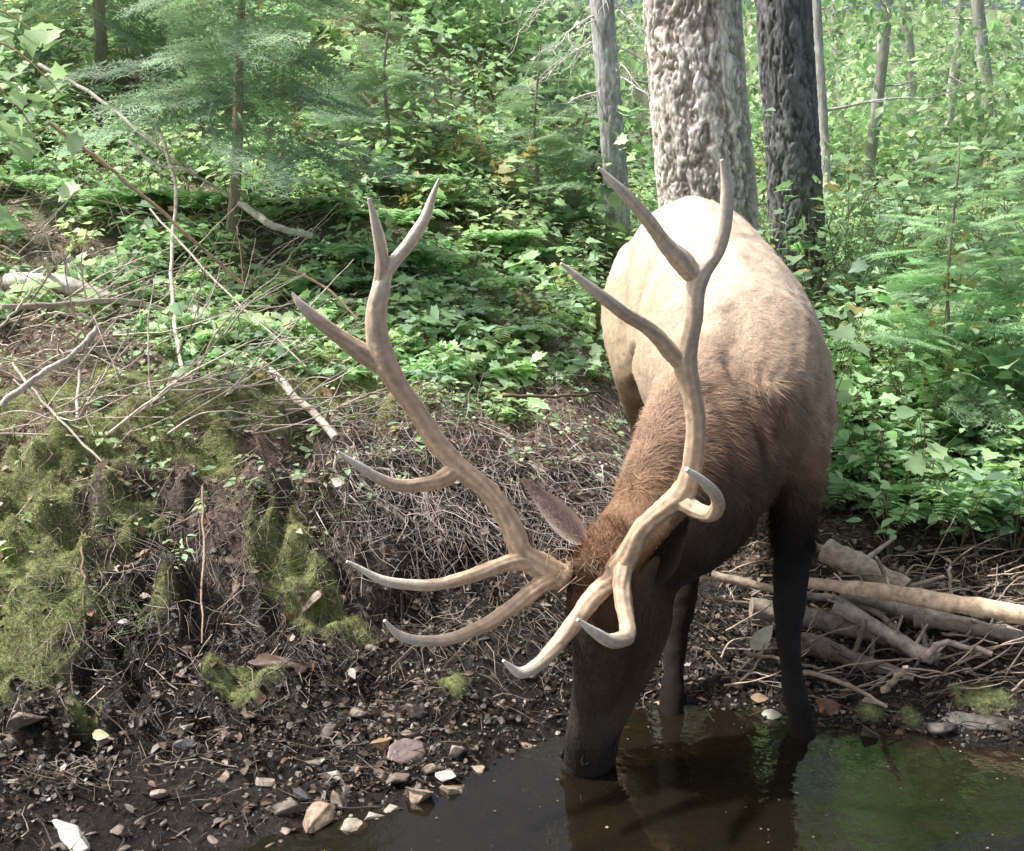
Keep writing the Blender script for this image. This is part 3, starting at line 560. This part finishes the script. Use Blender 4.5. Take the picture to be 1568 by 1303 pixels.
for (a,b,y_) in [((-60,60),(95,150),4.3),((-60,110),(70,230),4.2),((-80,30),(60,60),4.5)]:
    A=P(*a,y_);B=P(*b,y_-.2); s=np.linspace(0,1,9)[:,None]; pts=A*(1-s)+B*s+np.array([0,0,.08])*np.sin(s*3); tube(ms,pts,np.linspace(.008,.002,9),(.2,.13,.07),5)
    n=24; f=rg.random(n)[:,None]; p=A*(1-f)+B*f+rg.normal(0,.07,(n,3)); leaves(ml,p,rg.normal(0,1,(n,3))+np.array([.8,-.2,-.3]),np.array([0,-.3,1.])+rg.normal(0,.3,(n,3)),rg.uniform(.06,.12,n),gc[1]*rg.uniform(.8,1.1,(n,1)))
eu=empty("maple_sapling",(-2.5,4.5,1.5)); ml.build("foliage",M_leaf,False,eu); ms.build("branches",M_wood,False,eu)
print("plants",time.time()-T0)
# ------------------------------------------------------------------ conifers
def spray_tpl(seed,ntw=13,nn=15,nl=.045):
    rg_=np.random.default_rng(seed); V=[];Fc=[];
    def needles(a,b,n,l):
        for k in range(n):
            f=(k+rg_.random())/n; p=a+(b-a)*f; ax=nrm(b-a)
            for sd in(-1,1):
                d=nrm(ax*.75+np.array([-ax[1],ax[0],0])*sd+np.array([0,0,rg_.uniform(-.3,.6)])); w_=np.cross(d,[0,0,1.])*.0042
                q=len(V); V.extend([p-w_,p+w_,p+d*l*rg_.uniform(.7,1.2)]); Fc.append([q,q+1,q+2])
    def twig(a,b,r):
        ax=nrm(b-a); s_=np.array([-ax[1],ax[0],0])*r; q=len(V); V.extend([a-s_,a+s_,b]); Fc.append([q,q+1,q+2])
    o=np.array([0,0,0.]); tip=np.array([1,0,-.02]); twig(o,tip,.009); needles(o+tip*.15,tip,26,nl)
    for k in range(ntw):
        f=.12+.83*k/ntw; 
        for sd in(-1,1):
            a=np.array([f+rg_.uniform(-.02,.02),0,0]); L_=.42*(1-f)**.7*rg_.uniform(.7,1.1)+.05; b=a+np.array([.72,.75*sd,rg_.uniform(-.3,.05)])*L_; twig(a,b,.004); needles(a,b,max(4,int(nn*L_/.4)),nl)
            if L_>.2:
                for g_ in(.35,.65):
                    c=a+(b-a)*g_; 
                    for s2 in(-1,1):
                        d=c+nrm(np.array([1 if s2*sd<0 else .15,.9*sd if s2*sd>0 else .1*sd,-.1]))*L_*.42; twig(c,d,.003); needles(c,d,6,nl)
    V=np.array(V); V[:,2]+=-.18*V[:,0]**2*(1 if seed else .6); return V,np.array(Fc)
SPR=[spray_tpl(k) for k in range(3)]
def conifer(name,p0,p1,r,z0,z1,n,lfun,droop,cols,seed,bark=(.34,.30,.25)):
    e=empty(name,tuple(p0)); rg_=np.random.default_rng(seed); mt=MB(); p0=np.array(p0);p1=np.array(p1)
    s=np.linspace(0,1,14)[:,None]; tube(mt,p0*(1-s)+p1*s+np.array([.02,0,0])*np.sin(s*8),np.linspace(r,r*.3,14),bark,12,.15); mt.build("trunk",M_bark,True,e)
    mb=MB(); f=(z0+(z1-z0)*((np.arange(n)+rg_.random(n))/n)); a=np.arange(n)*2.4+rg_.normal(0,.3,n)
    b=p0+(p1-p0)*((f-p0[2])/(p1[2]-p0[2]))[:,None]; L_=np.array([lfun((q-z0)/(z1-z0)) for q in f])*rg_.uniform(.6,1.15,n)
    d=np.stack([np.cos(a),np.sin(a),np.full(n,droop)+rg_.normal(0,.16,n)],1); up=np.array([0,0,1.])+rg_.normal(0,.3,(n,3)); X,Y,Z=frame(d,up)
    cc=np.array(cols)[rg_.integers(len(cols),size=n)]*rg_.uniform(.7,1.25,(n,1))
    for k in range(3): q=np.arange(n)%3==k; inst(mb,SPR[k][0],SPR[k][1],b[q],X[q],Y[q],Z[q],L_[q],cc[q])
    mb.build("needle_branches",M_needle,False,e); return e
nc=[[.32,.45,.32],[.38,.52,.37],[.44,.58,.41]]
p0,p1=ptree(348,390,6.2,376,0,6.2,3.7); conifer("spruce_sapling",p0,p1,.038,2.1,3.6,48,lambda f:1.25*(1-.7*f),-.12,nc,3)
nf=[[.44,.65,.42],[.50,.71,.45]]
p0,p1=ptree(1455,560,4.9,1462,240,4.9,1.95); conifer("fir_sapling",p0,p1,.013,p0[2]+.5,1.93,46,lambda f:.62*(1-.85*f)+.06,.22,nf,4)
p0,p1=ptree(1590,500,5.6,1592,200,5.6,2.2); conifer("fir_sapling",p0,p1,.018,p0[2]+.4,2.18,46,lambda f:.7*(1-.85*f)+.06,.22,nf,5)
p0,p1=ptree(820,330,8.6,822,180,8.6,2.9); conifer("fir_sapling",p0,p1,.02,p0[2]+.2,2.88,44,lambda f:.75*(1-.85*f)+.06,.15,nc,6)
p0,p1=ptree(590,330,8.5,592,120,8.5,3.2); conifer("fir_sapling",p0,p1,.02,p0[2]+.2,3.15,44,lambda f:.8*(1-.85*f)+.06,.15,nc,7)
p0,p1=ptree(150,90,9,150,0,9,5); conifer("spruce_sapling",p0,p1,.06,2.9,4.9,36,lambda f:1.3*(1-.6*f),-.1,nc,8)
print("conifers",time.time()-T0)
# ------------------------------------------------------------------ logs and branches
def stick(mb,pts,r0,r1,col,sides=8,jit=.01,rough=.2,seed=0):
    pts=np.array(pts,float); rg_=np.random.default_rng(seed); m=cr(pts,6); m=m+rg_.normal(0,jit,m.shape)*.5; n=len(m)
    cc=np.array(col)[None]*(1+.5*fbm(m*9+seed,3,seed))[:,None]
    tube(mb,m,np.linspace(r0,r1,n),cc,sides,rough,seed)
def one(name,pts,r0,r1,col,seed=0,jit=.008):
    mb=MB(); stick(mb,pts,r0,r1,col,16,jit,.25,seed)
    rg_=np.random.default_rng(seed); pts=np.array(pts)
    for q in range(5):
        k=rg_.integers(len(pts)-1); b=pts[k]+(pts[k+1]-pts[k])*rg_.random(); d=nrm(rg_.normal(0,1,3)+np.array([0,0,.6])); stick(mb,[b,b+d*r0*2.0,b+d*r0*3.4],r0*.25,r0*.12,col,6,.001,.1,q)
    return mb.build(name,M_wood,True)
def gl_(lst): return [G(u,v,l) for u,v,l in lst]
grey=(.50,.46,.40); brn=(.22,.15,.10)
one("fallen_log",[G(0,440,.03),G(85,452,.06),G(170,470,.03)],.05,.04,(.64,.60,.54),1)
one("fallen_log",gl_([(290,485,.05),(400,570,.04),(515,680,.02)]),.022,.016,(.68,.62,.54),2)
one("fallen_log",[P(1215,890,3.72),P(1330,903,3.62),P(1450,922,3.5),P(1600,946,3.36)],.022,.036,(.78,.60,.42),3,.002)
one("fallen_log",[P(1265,842,4.05),P(1320,868,3.95),P(1385,902,3.85)],.05,.045,(.52,.45,.35),4,.004)
one("fallen_log",[P(1150,930,3.75),P(1250,948,3.7),P(1340,972,3.6),P(1440,1015,3.45)],.042,.03,(.36,.31,.26),5,.005)
one("fallen_log",[P(1230,985,3.55),P(1300,1008,3.48),P(1400,1046,3.36)],.045,.03,(.22,.18,.14),6,.005)
one("fallen_log",[P(1090,880,3.9),P(1200,905,3.82),P(1330,930,3.75),P(1390,990,3.6)],.018,.012,(.46,.38,.3),7,.004)
one("fallen_log",[P(1290,905,3.8),P(1420,945,3.66),P(1560,975,3.52)],.032,.03,(.42,.37,.31),8,.004)
one("fallen_log",[P(1280,925,3.65),P(1370,978,3.5),P(1430,1010,3.4)],.030,.022,(.46,.41,.34),9,.004)
one("fallen_log",[P(1400,950,3.6),P(1500,962,3.5),P(1600,985,3.4)],.024,.02,(.34,.29,.24),10,.004)
mb=MB()
sk_=[([(240,190,5.9),(268,280,5.6),(262,420,5.2),(270,510,4.7),(288,610,4.3),(308,712,3.9)],.010,.009,(.74,.68,.58)),
 ([(75,188,4.9),(160,250,4.9),(270,345,4.9),(375,438,4.95)],.010,.007,(.42,.30,.21)),
 ([(375,438,4.95),(368,380,5.0),(362,345,5.05)],.005,.003,brn),
 ([(0,470,4.3),(110,465,4.5),(200,462,4.8),(280,485,5.0)],.012,.014,(.46,.41,.35)),
 ([(60,100,6.4),(150,150,6.2),(260,240,5.9),(350,300,5.8)],.012,.008,(.50,.46,.41)),
 ([(365,310,6.2),(420,345,6.0),(480,362,6.0)],.022,.018,(.72,.68,.62)),
 ([(0,620,3.9),(60,575,4.0),(110,545,4.1),(150,500,4.3)],.014,.009,(.56,.52,.46)),
 ([(150,500,4.3),(125,560,4.1),(118,640,3.85)],.008,.006,grey),
 ([(200,215,5.7),(235,250,5.6),(300,262,5.6)],.010,.007,(.7,.65,.58)),
 ([(770,605,4.7),(850,608,4.7),(915,600,4.8)],.008,.006,(.15,.1,.07)),
 ([(440,410,5.5),(500,440,5.3),(548,490,5.1)],.008,.006,brn),
 ([(310,745,3.6),(312,860,3.35),(308,985,3.1)],.005,.003,(.36,.27,.2)),
 ([(125,815,3.4),(128,900,3.2),(130,990,3.05)],.005,.004,(.2,.15,.1)),
 ([(1350,1060,3.2),(1370,1040,3.15),(1390,1020,3.1)],.012,.007,(.50,.40,.3)),
 ([(1455,865,3.6),(1458,925,3.6)],.006,.006,(.65,.58,.46)),
 ([(1240,830,4.2),(1275,850,4.1),(1290,880,4.0)],.014,.012,(.55,.48,.4)),
 ([(1140,1000,3.4),(1200,1010,3.35),(1260,1025,3.3)],.007,.005,(.35,.27,.2)),
 ([(1410,1010,3.35),(1450,985,3.4),(1520,1000,3.3)],.014,.009,(.40,.34,.28)),
 ([(1230,1030,3.3),(1300,1050,3.22),(1360,1085,3.15)],.010,.006,(.42,.34,.26)),
 ([(230,320,5.4),(330,430,5.0),(470,560,4.5)],.006,.004,(.6,.54,.46)),
 ([(20,560,4.1),(90,640,3.8),(170,720,3.6)],.006,.004,(.5,.45,.38)),
 ([(1100,1060,3.35),(1150,1030,3.38),(1170,985,3.42)],.005,.003,(.45,.36,.28)),
 ([(0,500,4.2),(30,470,4.3),(50,440,4.4)],.006,.004,grey)]
for i_,(pt,r0,r1,c) in enumerate(sk_): stick(mb,[P(*q) for q in pt],r0,r1,c,8,.006,.25,i_)
for k in range(420):
    u=rg.uniform(-20,500); v=rg.uniform(200,680); b=G(u,v,.02); a_=rg.normal(0,.9)+(1.6 if rg.random()<.5 else 0); L_=rg.uniform(.12,.7)
    d=nrm(np.array([math.cos(a_),rg.normal(0,.4),abs(rg.normal(.12,.35))])); e_=b+d*L_; md_=(b+e_)/2+rg.normal(0,.03,3)
    stick(mb,[b,md_,e_],rg.uniform(.002,.006),.0015,np.array([.66,.58,.5])*rg.uniform(.35,1.3),5,.004,0,k)
for k in range(150):
    u=rg.uniform(1100,1600); v=rg.uniform(850,1085); b=G(u,v,.02); a_=rg.normal(.2,.7); L_=rg.uniform(.1,.4)
    d=nrm(np.array([math.cos(a_),rg.normal(0,.4),abs(rg.normal(.05,.25))])); e_=b+d*L_; md_=(b+e_)/2+rg.normal(0,.015,3)
    stick(mb,[b,md_,e_],rg.uniform(.002,.006),.0015,np.array([.44,.36,.28])*rg.uniform(.3,1.4),5,.003,0,k)
mb.build("dead_branches",M_wood,True)
# ------------------------------------------------------------------ scatter on the bank
def scat(n,xr,yr,f=None):
    x_=rg.uniform(*xr,n);y_=rg.uniform(*yr,n); _,t_=base_z(x_,y_); k=np.ones(n,bool) if f is None else rg.random(n)<f(x_,y_,t_)
    x_,y_=x_[k],y_[k]; return np.stack([x_,y_,gz(x_,y_)],1),t_[k]
def gnorm(p):
    e_=.03; zx=gz(p[:,0]+e_,p[:,1])-gz(p[:,0]-e_,p[:,1]); zy=gz(p[:,0],p[:,1]+e_)-gz(p[:,0],p[:,1]-e_); return nrm(np.stack([-zx/(2*e_),-zy/(2*e_),np.ones(len(p))],1))
def stone_tpl(seed,sub=2):
    bm=bmesh.new(); bmesh.ops.create_icosphere(bm,subdivisions=sub,radius=1); v=np.array([q.co[:] for q in bm.verts]); f=np.array([[w_.index for w_ in q.verts] for q in bm.faces]); bm.free()
    rg_=np.random.default_rng(seed)
    for _ in range(12):
        d=nrm(rg_.normal(0,1,3)); h_=rg_.uniform(.25,.65); s=v@d; v=v-np.outer(np.maximum(s-h_,0),d)
    return v+fbm(v*2.2,3,seed)[:,None]*v*.22,f
STN=[stone_tpl(k) for k in range(8)]; STB=[stone_tpl(40+k,4) for k in range(8)]
mb=MB(); sc=np.array([[.10,.08,.07],[.07,.06,.055],[.17,.14,.11],[.13,.12,.115],[.30,.25,.20],[.15,.105,.08]])
p,t_=scat(9000,(-2.4,2.4),(1.8,4.6),lambda x,y,t:sstep(-.3,.02,t)*sstep(1.3,.3,t)*np.where(x<.3,1,.4))
szs=.004+.017*rg.random(len(p))**2.8; p[:,2]-=szs*.05
for k in range(8):
    q=np.arange(len(p))%8==k; n=q.sum(); X,Y,Z=frame(rg.normal(0,1,(n,3))*np.array([1,1,.35]),gnorm(p[q])+rg.normal(0,.4,(n,3)))
    inst(mb,STN[k][0],STN[k][1],p[q],X,Y,Z,np.stack([szs[q]*rg.uniform(1.1,2.1,n),szs[q]*1.1,szs[q]*rg.uniform(.35,.7,n)],1),sc[rg.integers(6,size=n)]*rg.uniform(.5,1.4,(n,1)))
for i_,(u,v,rp,c) in enumerate([(512,1196,30,(.72,.68,.6)),(585,1145,22,(.42,.28,.16)),(700,1152,24,(.60,.52,.42)),(610,1160,34,(.28,.22,.2)),(735,1182,20,(.5,.42,.34)),(680,1190,22,(.62,.58,.5)),(550,1180,18,(.3,.2,.15)),(480,1265,36,(.40,.30,.21)),(570,1255,28,(.55,.5,.42)),(640,1225,34,(.5,.4,.3)),(115,1282,32,(.8,.77,.72)),(290,1115,18,(.52,.46,.36)),(345,1190,22,(.35,.27,.18)),(30,1110,30,(.26,.21,.18)),(290,1145,20,(.18,.19,.21)),(700,1218,28,(.4,.33,.24)),(1270,1080,28,(.30,.16,.11)),(1330,1130,26,(.14,.12,.10)),(1500,1110,40,(.12,.11,.09)),(1450,1120,24,(.10,.09,.08)),(1130,1050,22,(.25,.19,.14)),(530,1270,26,(.5,.43,.35)),(430,1240,30,(.24,.2,.17)),(290,1005,18,(.30,.21,.15)),(275,1035,15,(.26,.18,.13)),(160,1135,18,(.42,.36,.29)),(470,930,20,(.5,.4,.32)),(570,992,13,(.52,.43,.32)),(590,1072,13,(.6,.55,.48)),(20,1150,20,(.32,.27,.22)),(640,1100,22,(.14,.11,.1)),(500,1130,22,(.16,.13,.11)),(185,1275,22,(.2,.17,.14)),(380,1100,16,(.2,.15,.11)),(430,1020,36,(.16,.11,.09)),(560,1100,20,(.22,.17,.13)),(655,1060,14,(.2,.15,.12)),(600,1200,22,(.26,.21,.18)),(655,1180,18,(.34,.28,.22)),(520,1230,24,(.32,.26,.2)),(600,1240,20,(.42,.35,.27)),(460,1220,20,(.18,.17,.18)),(400,1200,16,(.36,.3,.24)),(250,1220,15,(.4,.33,.26)),(320,1240,18,(.26,.22,.18)),(630,1130,16,(.38,.32,.26))]):
    g=G(u,v); r=rp*np.linalg.norm(g-np.array([0,0,H]))/F; X,Y,Z=frame(rg.normal(0,1,(1,3))*np.array([1,.4,.15]),np.array([[0,0,1.]])+rg.normal(0,.25,(1,3)))
    inst(mb,*STB[i_%8],(g+np.array([0,0,r*.06]))[None],X,Y,Z,np.array([[r*1.25,r*1.0,r*.65]]),np.array([c])*.85)
mb.build("stones",M_stone)
mb=MB(); lc=np.array([[.44,.33,.23],[.28,.18,.12],[.58,.49,.39],[.17,.12,.08],[.70,.64,.55],[.36,.21,.13]])
p,t_=scat(34000,(-4.5,4.0),(2.2,8.5),lambda x,y,t:sstep(-.1,.1,t)*(.45+.55*sstep(.6,1.4,t))*np.where((x>.0)&(t>.9)&(t<3),1,.65))
n=len(p); p[:,2]+=.006; dk=(.4+.6*sstep(.5,1.6,t_))[:,None]; leaves(mb,p,rg.normal(0,1,(n,3))*np.array([1,1,.3]),gnorm(p)+rg.normal(0,.45,(n,3)),rg.uniform(.012,.05,n),lc[rg.integers(6,size=n)]*rg.uniform(.5,1.3,(n,1))*dk,OVATE)
p,t_=scat(90000,(-2.3,2.2),(2.0,5.0),lambda x,y,t:sstep(-.04,.08,t)*sstep(2.2,1.0,t)*sstep(-.25,.25,n2(x,y,3,191,3)+.12))
n=len(p); p[:,2]+=.005; leaves(mb,p,rg.normal(0,1,(n,3))*np.array([1,1,.5]),gnorm(p)+rg.normal(0,.7,(n,3)),.006+.022*rg.random(n)**2,lc[rg.integers(6,size=n)]*np.array([.9,.95,1.0])*(.08+.72*rg.random((n,1))**2.6),CHIP); print("chips",n)
for (u,v,s,c) in [(1170,1015,.10,(.9,.9,.72)),(1178,1100,.055,(.68,.68,.56)),(515,748,.06,(.8,.74,.64)),(155,1132,.05,(.85,.78,.5)),(1290,485,.08,(.7,.6,.2)),(500,610,.08,(.3,.17,.1)),(410,1020,.09,(.2,.13,.09)),(740,825,.04,(.7,.62,.55)),(1330,1080,.05,(.6,.5,.38)),(1160,1075,.05,(.55,.4,.25)),(700,745,.04,(.7,.64,.55))]:
    g=G(u,v,.05 if v==1015 else .015); leaves(mb,(g)[None]-np.array([[s/2,0,0]]),np.array([[.6,-.3,.9 if v==1015 else .1]]),np.array([[.1,-1.2,.6]]),np.array([s*1.2]),np.array([c]),OVATE)
mb.build("leaf_litter",M_dead)
def strand(m=5):
    s=np.linspace(0,1,m); V=[];Fc=[]
    for i_ in range(m):
        for a_ in(0,2.1,4.2): V.append((s[i_],math.cos(a_)*(1-.6*s[i_])+0,math.sin(a_)*(1-.6*s[i_])))
    V=np.array(V)
    for i_ in range(m-1):
        for j_ in range(3): Fc.append([i_*3+j_,i_*3+(j_+1)%3,i_*3+3+(j_+1)%3,i_*3+3+j_])
    return V,np.array(Fc),s
def strands(mb,p,dirs,up,L_,r,col,bend,rg):
    V,Fc,s=strand(); n=len(p); X,Y,Z=frame(dirs,up); k=len(V)
    b1=rg.normal(0,bend,n)[:,None]; b2=rg.normal(0,bend,n)[:,None]; sx=V[None,:,0]
    off=Y[:,None]*((b1*sx*sx+.5*b2*np.sin(sx*6))*L_[:,None])[:,:,None]+Z[:,None]*((b2*sx*(1-sx))*L_[:,None])[:,:,None]
    W=p[:,None]+X[:,None]*(sx*L_[:,None])[:,:,None]+off+Y[:,None]*(V[None,:,1]*r[:,None])[:,:,None]+Z[:,None]*(V[None,:,2]*r[:,None])[:,:,None]
    Ff=(Fc[None]+(np.arange(n)*k)[:,None,None]).reshape(-1,4); mb.add(W.reshape(-1,3),Ff,np.repeat(col,k,0))
mb=MB()
p,t_=scat(21000,(-3.2,2.8),(2.0,6.5),lambda x,y,t:sstep(-.02,.12,t)*(.5+.5*sstep(.3,.8,t)))
n=len(p); p[:,2]+=.008; d=rg.normal(0,1,(n,3)); g=gnorm(p); d=nrm(d-g*np.sum(d*g,1,keepdims=True))+g*rg.uniform(-.05,.25,(n,1)); 
wc=np.array([[.54,.46,.38],[.34,.26,.19],[.18,.13,.09],[.70,.62,.52]])
strands(mb,p,d,g,rg.uniform(.03,.18,n),.0008+.0024*rg.random(n)**2.5,wc[rg.integers(4,size=n)]*rg.uniform(.35,1.25,(n,1))*(.5+.5*sstep(.2,1.2,t_))[:,None],.25,rg)
def rootp(n,ur,vr):
    return np.array([G(rg.uniform(*ur),rg.uniform(*vr),.015) for _ in range(n)])
p=rootp(1600,(500,960),(590,830)); n=len(p); g=gnorm(p); d=np.array([.55,-.75,-.35])+rg.normal(0,.5,(n,3)); d=nrm(d-g*np.sum(d*g,1,keepdims=True))+g*.12
strands(mb,p,d,g,rg.uniform(.08,.30,n),rg.uniform(.0009,.0028,n),np.array([[.56,.50,.47]])*rg.uniform(.25,1.5,(n,1)),.25,rg)
p=rootp(900,(20,850),(700,1000)); n=len(p); g=gnorm(p); d=np.array([.3,-.7,-.6])+rg.normal(0,.5,(n,3)); d=nrm(d-g*np.sum(d*g,1,keepdims=True))+g*.15
strands(mb,p,d,g,rg.uniform(.05,.22,n),rg.uniform(.0008,.0022,n),np.array([[.36,.30,.25]])*rg.uniform(.25,1.5,(n,1)),.3,rg)
mb.build("twigs",M_wood)
mb=MB(); p,t_=scat(640000,(-3.2,1.8),(2.2,5.8),lambda x,y,t:mossmask(x,y,t)*.8)
n=len(p); print("moss",n); d=nrm(gnorm(p)+rg.normal(0,.6,(n,3))); L_=(rg.uniform(.008,.022,n)*(1+.6*n2(p[:,0],p[:,1],16,87,2)))[:,None]; s_=nrm(np.cross(d,rg.normal(0,1,(n,3))))*.0015
p[:,2]+=.012
hue=np.clip(.7+1.3*n2(p[:,0],p[:,1],3,88,3),0,1)[:,None]*sstep(.6,1.5,t_)[:,None]
c=(np.array([[.27,.35,.17]])*(1-hue)+np.array([[.72,.77,.38]])*hue)*rg.uniform(.45,1.3,(n,1))*(1+.6*n2(p[:,0],p[:,1],12,89,2))[:,None]
mb.add(np.stack([p-s_,p+s_,p+d*L_],1).reshape(-1,3),np.arange(n*3).reshape(-1,3),np.repeat(c,3,0)); mb.build("moss",M_moss)
ml,ms=MB(),MB(); p,t_=scat(1000,(-3,1.0),(3.2,5.6),lambda x,y,t:sstep(.9,1.6,t)*.8)
plants(ml,ms,p[:,0],p[:,1],rg.uniform(.03,.11,len(p)),rg.uniform(.02,.05,len(p)),gc*1.1,rg,OVATE,(2,4),(2,5))
p=np.array([G(rg.uniform(280,940),rg.uniform(420,590)) for _ in range(360)]); plants(ml,ms,p[:,0],p[:,1],rg.uniform(.06,.16,len(p)),rg.uniform(.04,.085,len(p)),gc*1.12,rg,MAPLE,(2,4),(3,6))
eu=empty("seedlings",(-1,4,.8)); ml.build("foliage",M_leaf,False,eu); ms.build("stems",M_wood,False,eu)
mb=MB(); p=np.array([G(u+rg.normal(0,22),v+rg.normal(0,14),.0) for (u,v,m) in [(230,720,60),(440,900,60),(90,930,90),(60,1040,60),(200,960,50),(520,790,60),(700,640,70),(380,760,50),(480,690,50),(160,800,40),(120,560,70),(30,560,60)] for _ in range(m)])
n=len(p); strands(mb,p,np.array([.1,-.45,.35])+rg.normal(0,.4,(n,3)),np.tile([0,0,1.],(n,1)),rg.uniform(.04,.14,n),rg.uniform(.0008,.0016,n),np.array([[.38,.46,.25]])*rg.uniform(.4,1.4,(n,1)),.3,rg); mb.build("grass_tufts",M_moss)
mb=MB(); n=400; x_=rg.uniform(-.6,2.2,n); y_=rg.uniform(2.2,3.3,n); _,t_=base_z(x_,y_); k=t_<-.03; n=k.sum(); p=np.stack([x_[k],y_[k],np.full(n,.002)],1)
leaves(mb,p,rg.normal(0,1,(n,3))*np.array([1,1,0]),np.tile([0,0,1.],(n,1)),.002+.010*rg.random(n)**3,np.array([[.42,.38,.30]])*rg.uniform(.2,1.0,(n,1)),CHIP); mb.build("floating_debris",M_dead)
print("done",time.time()-T0)
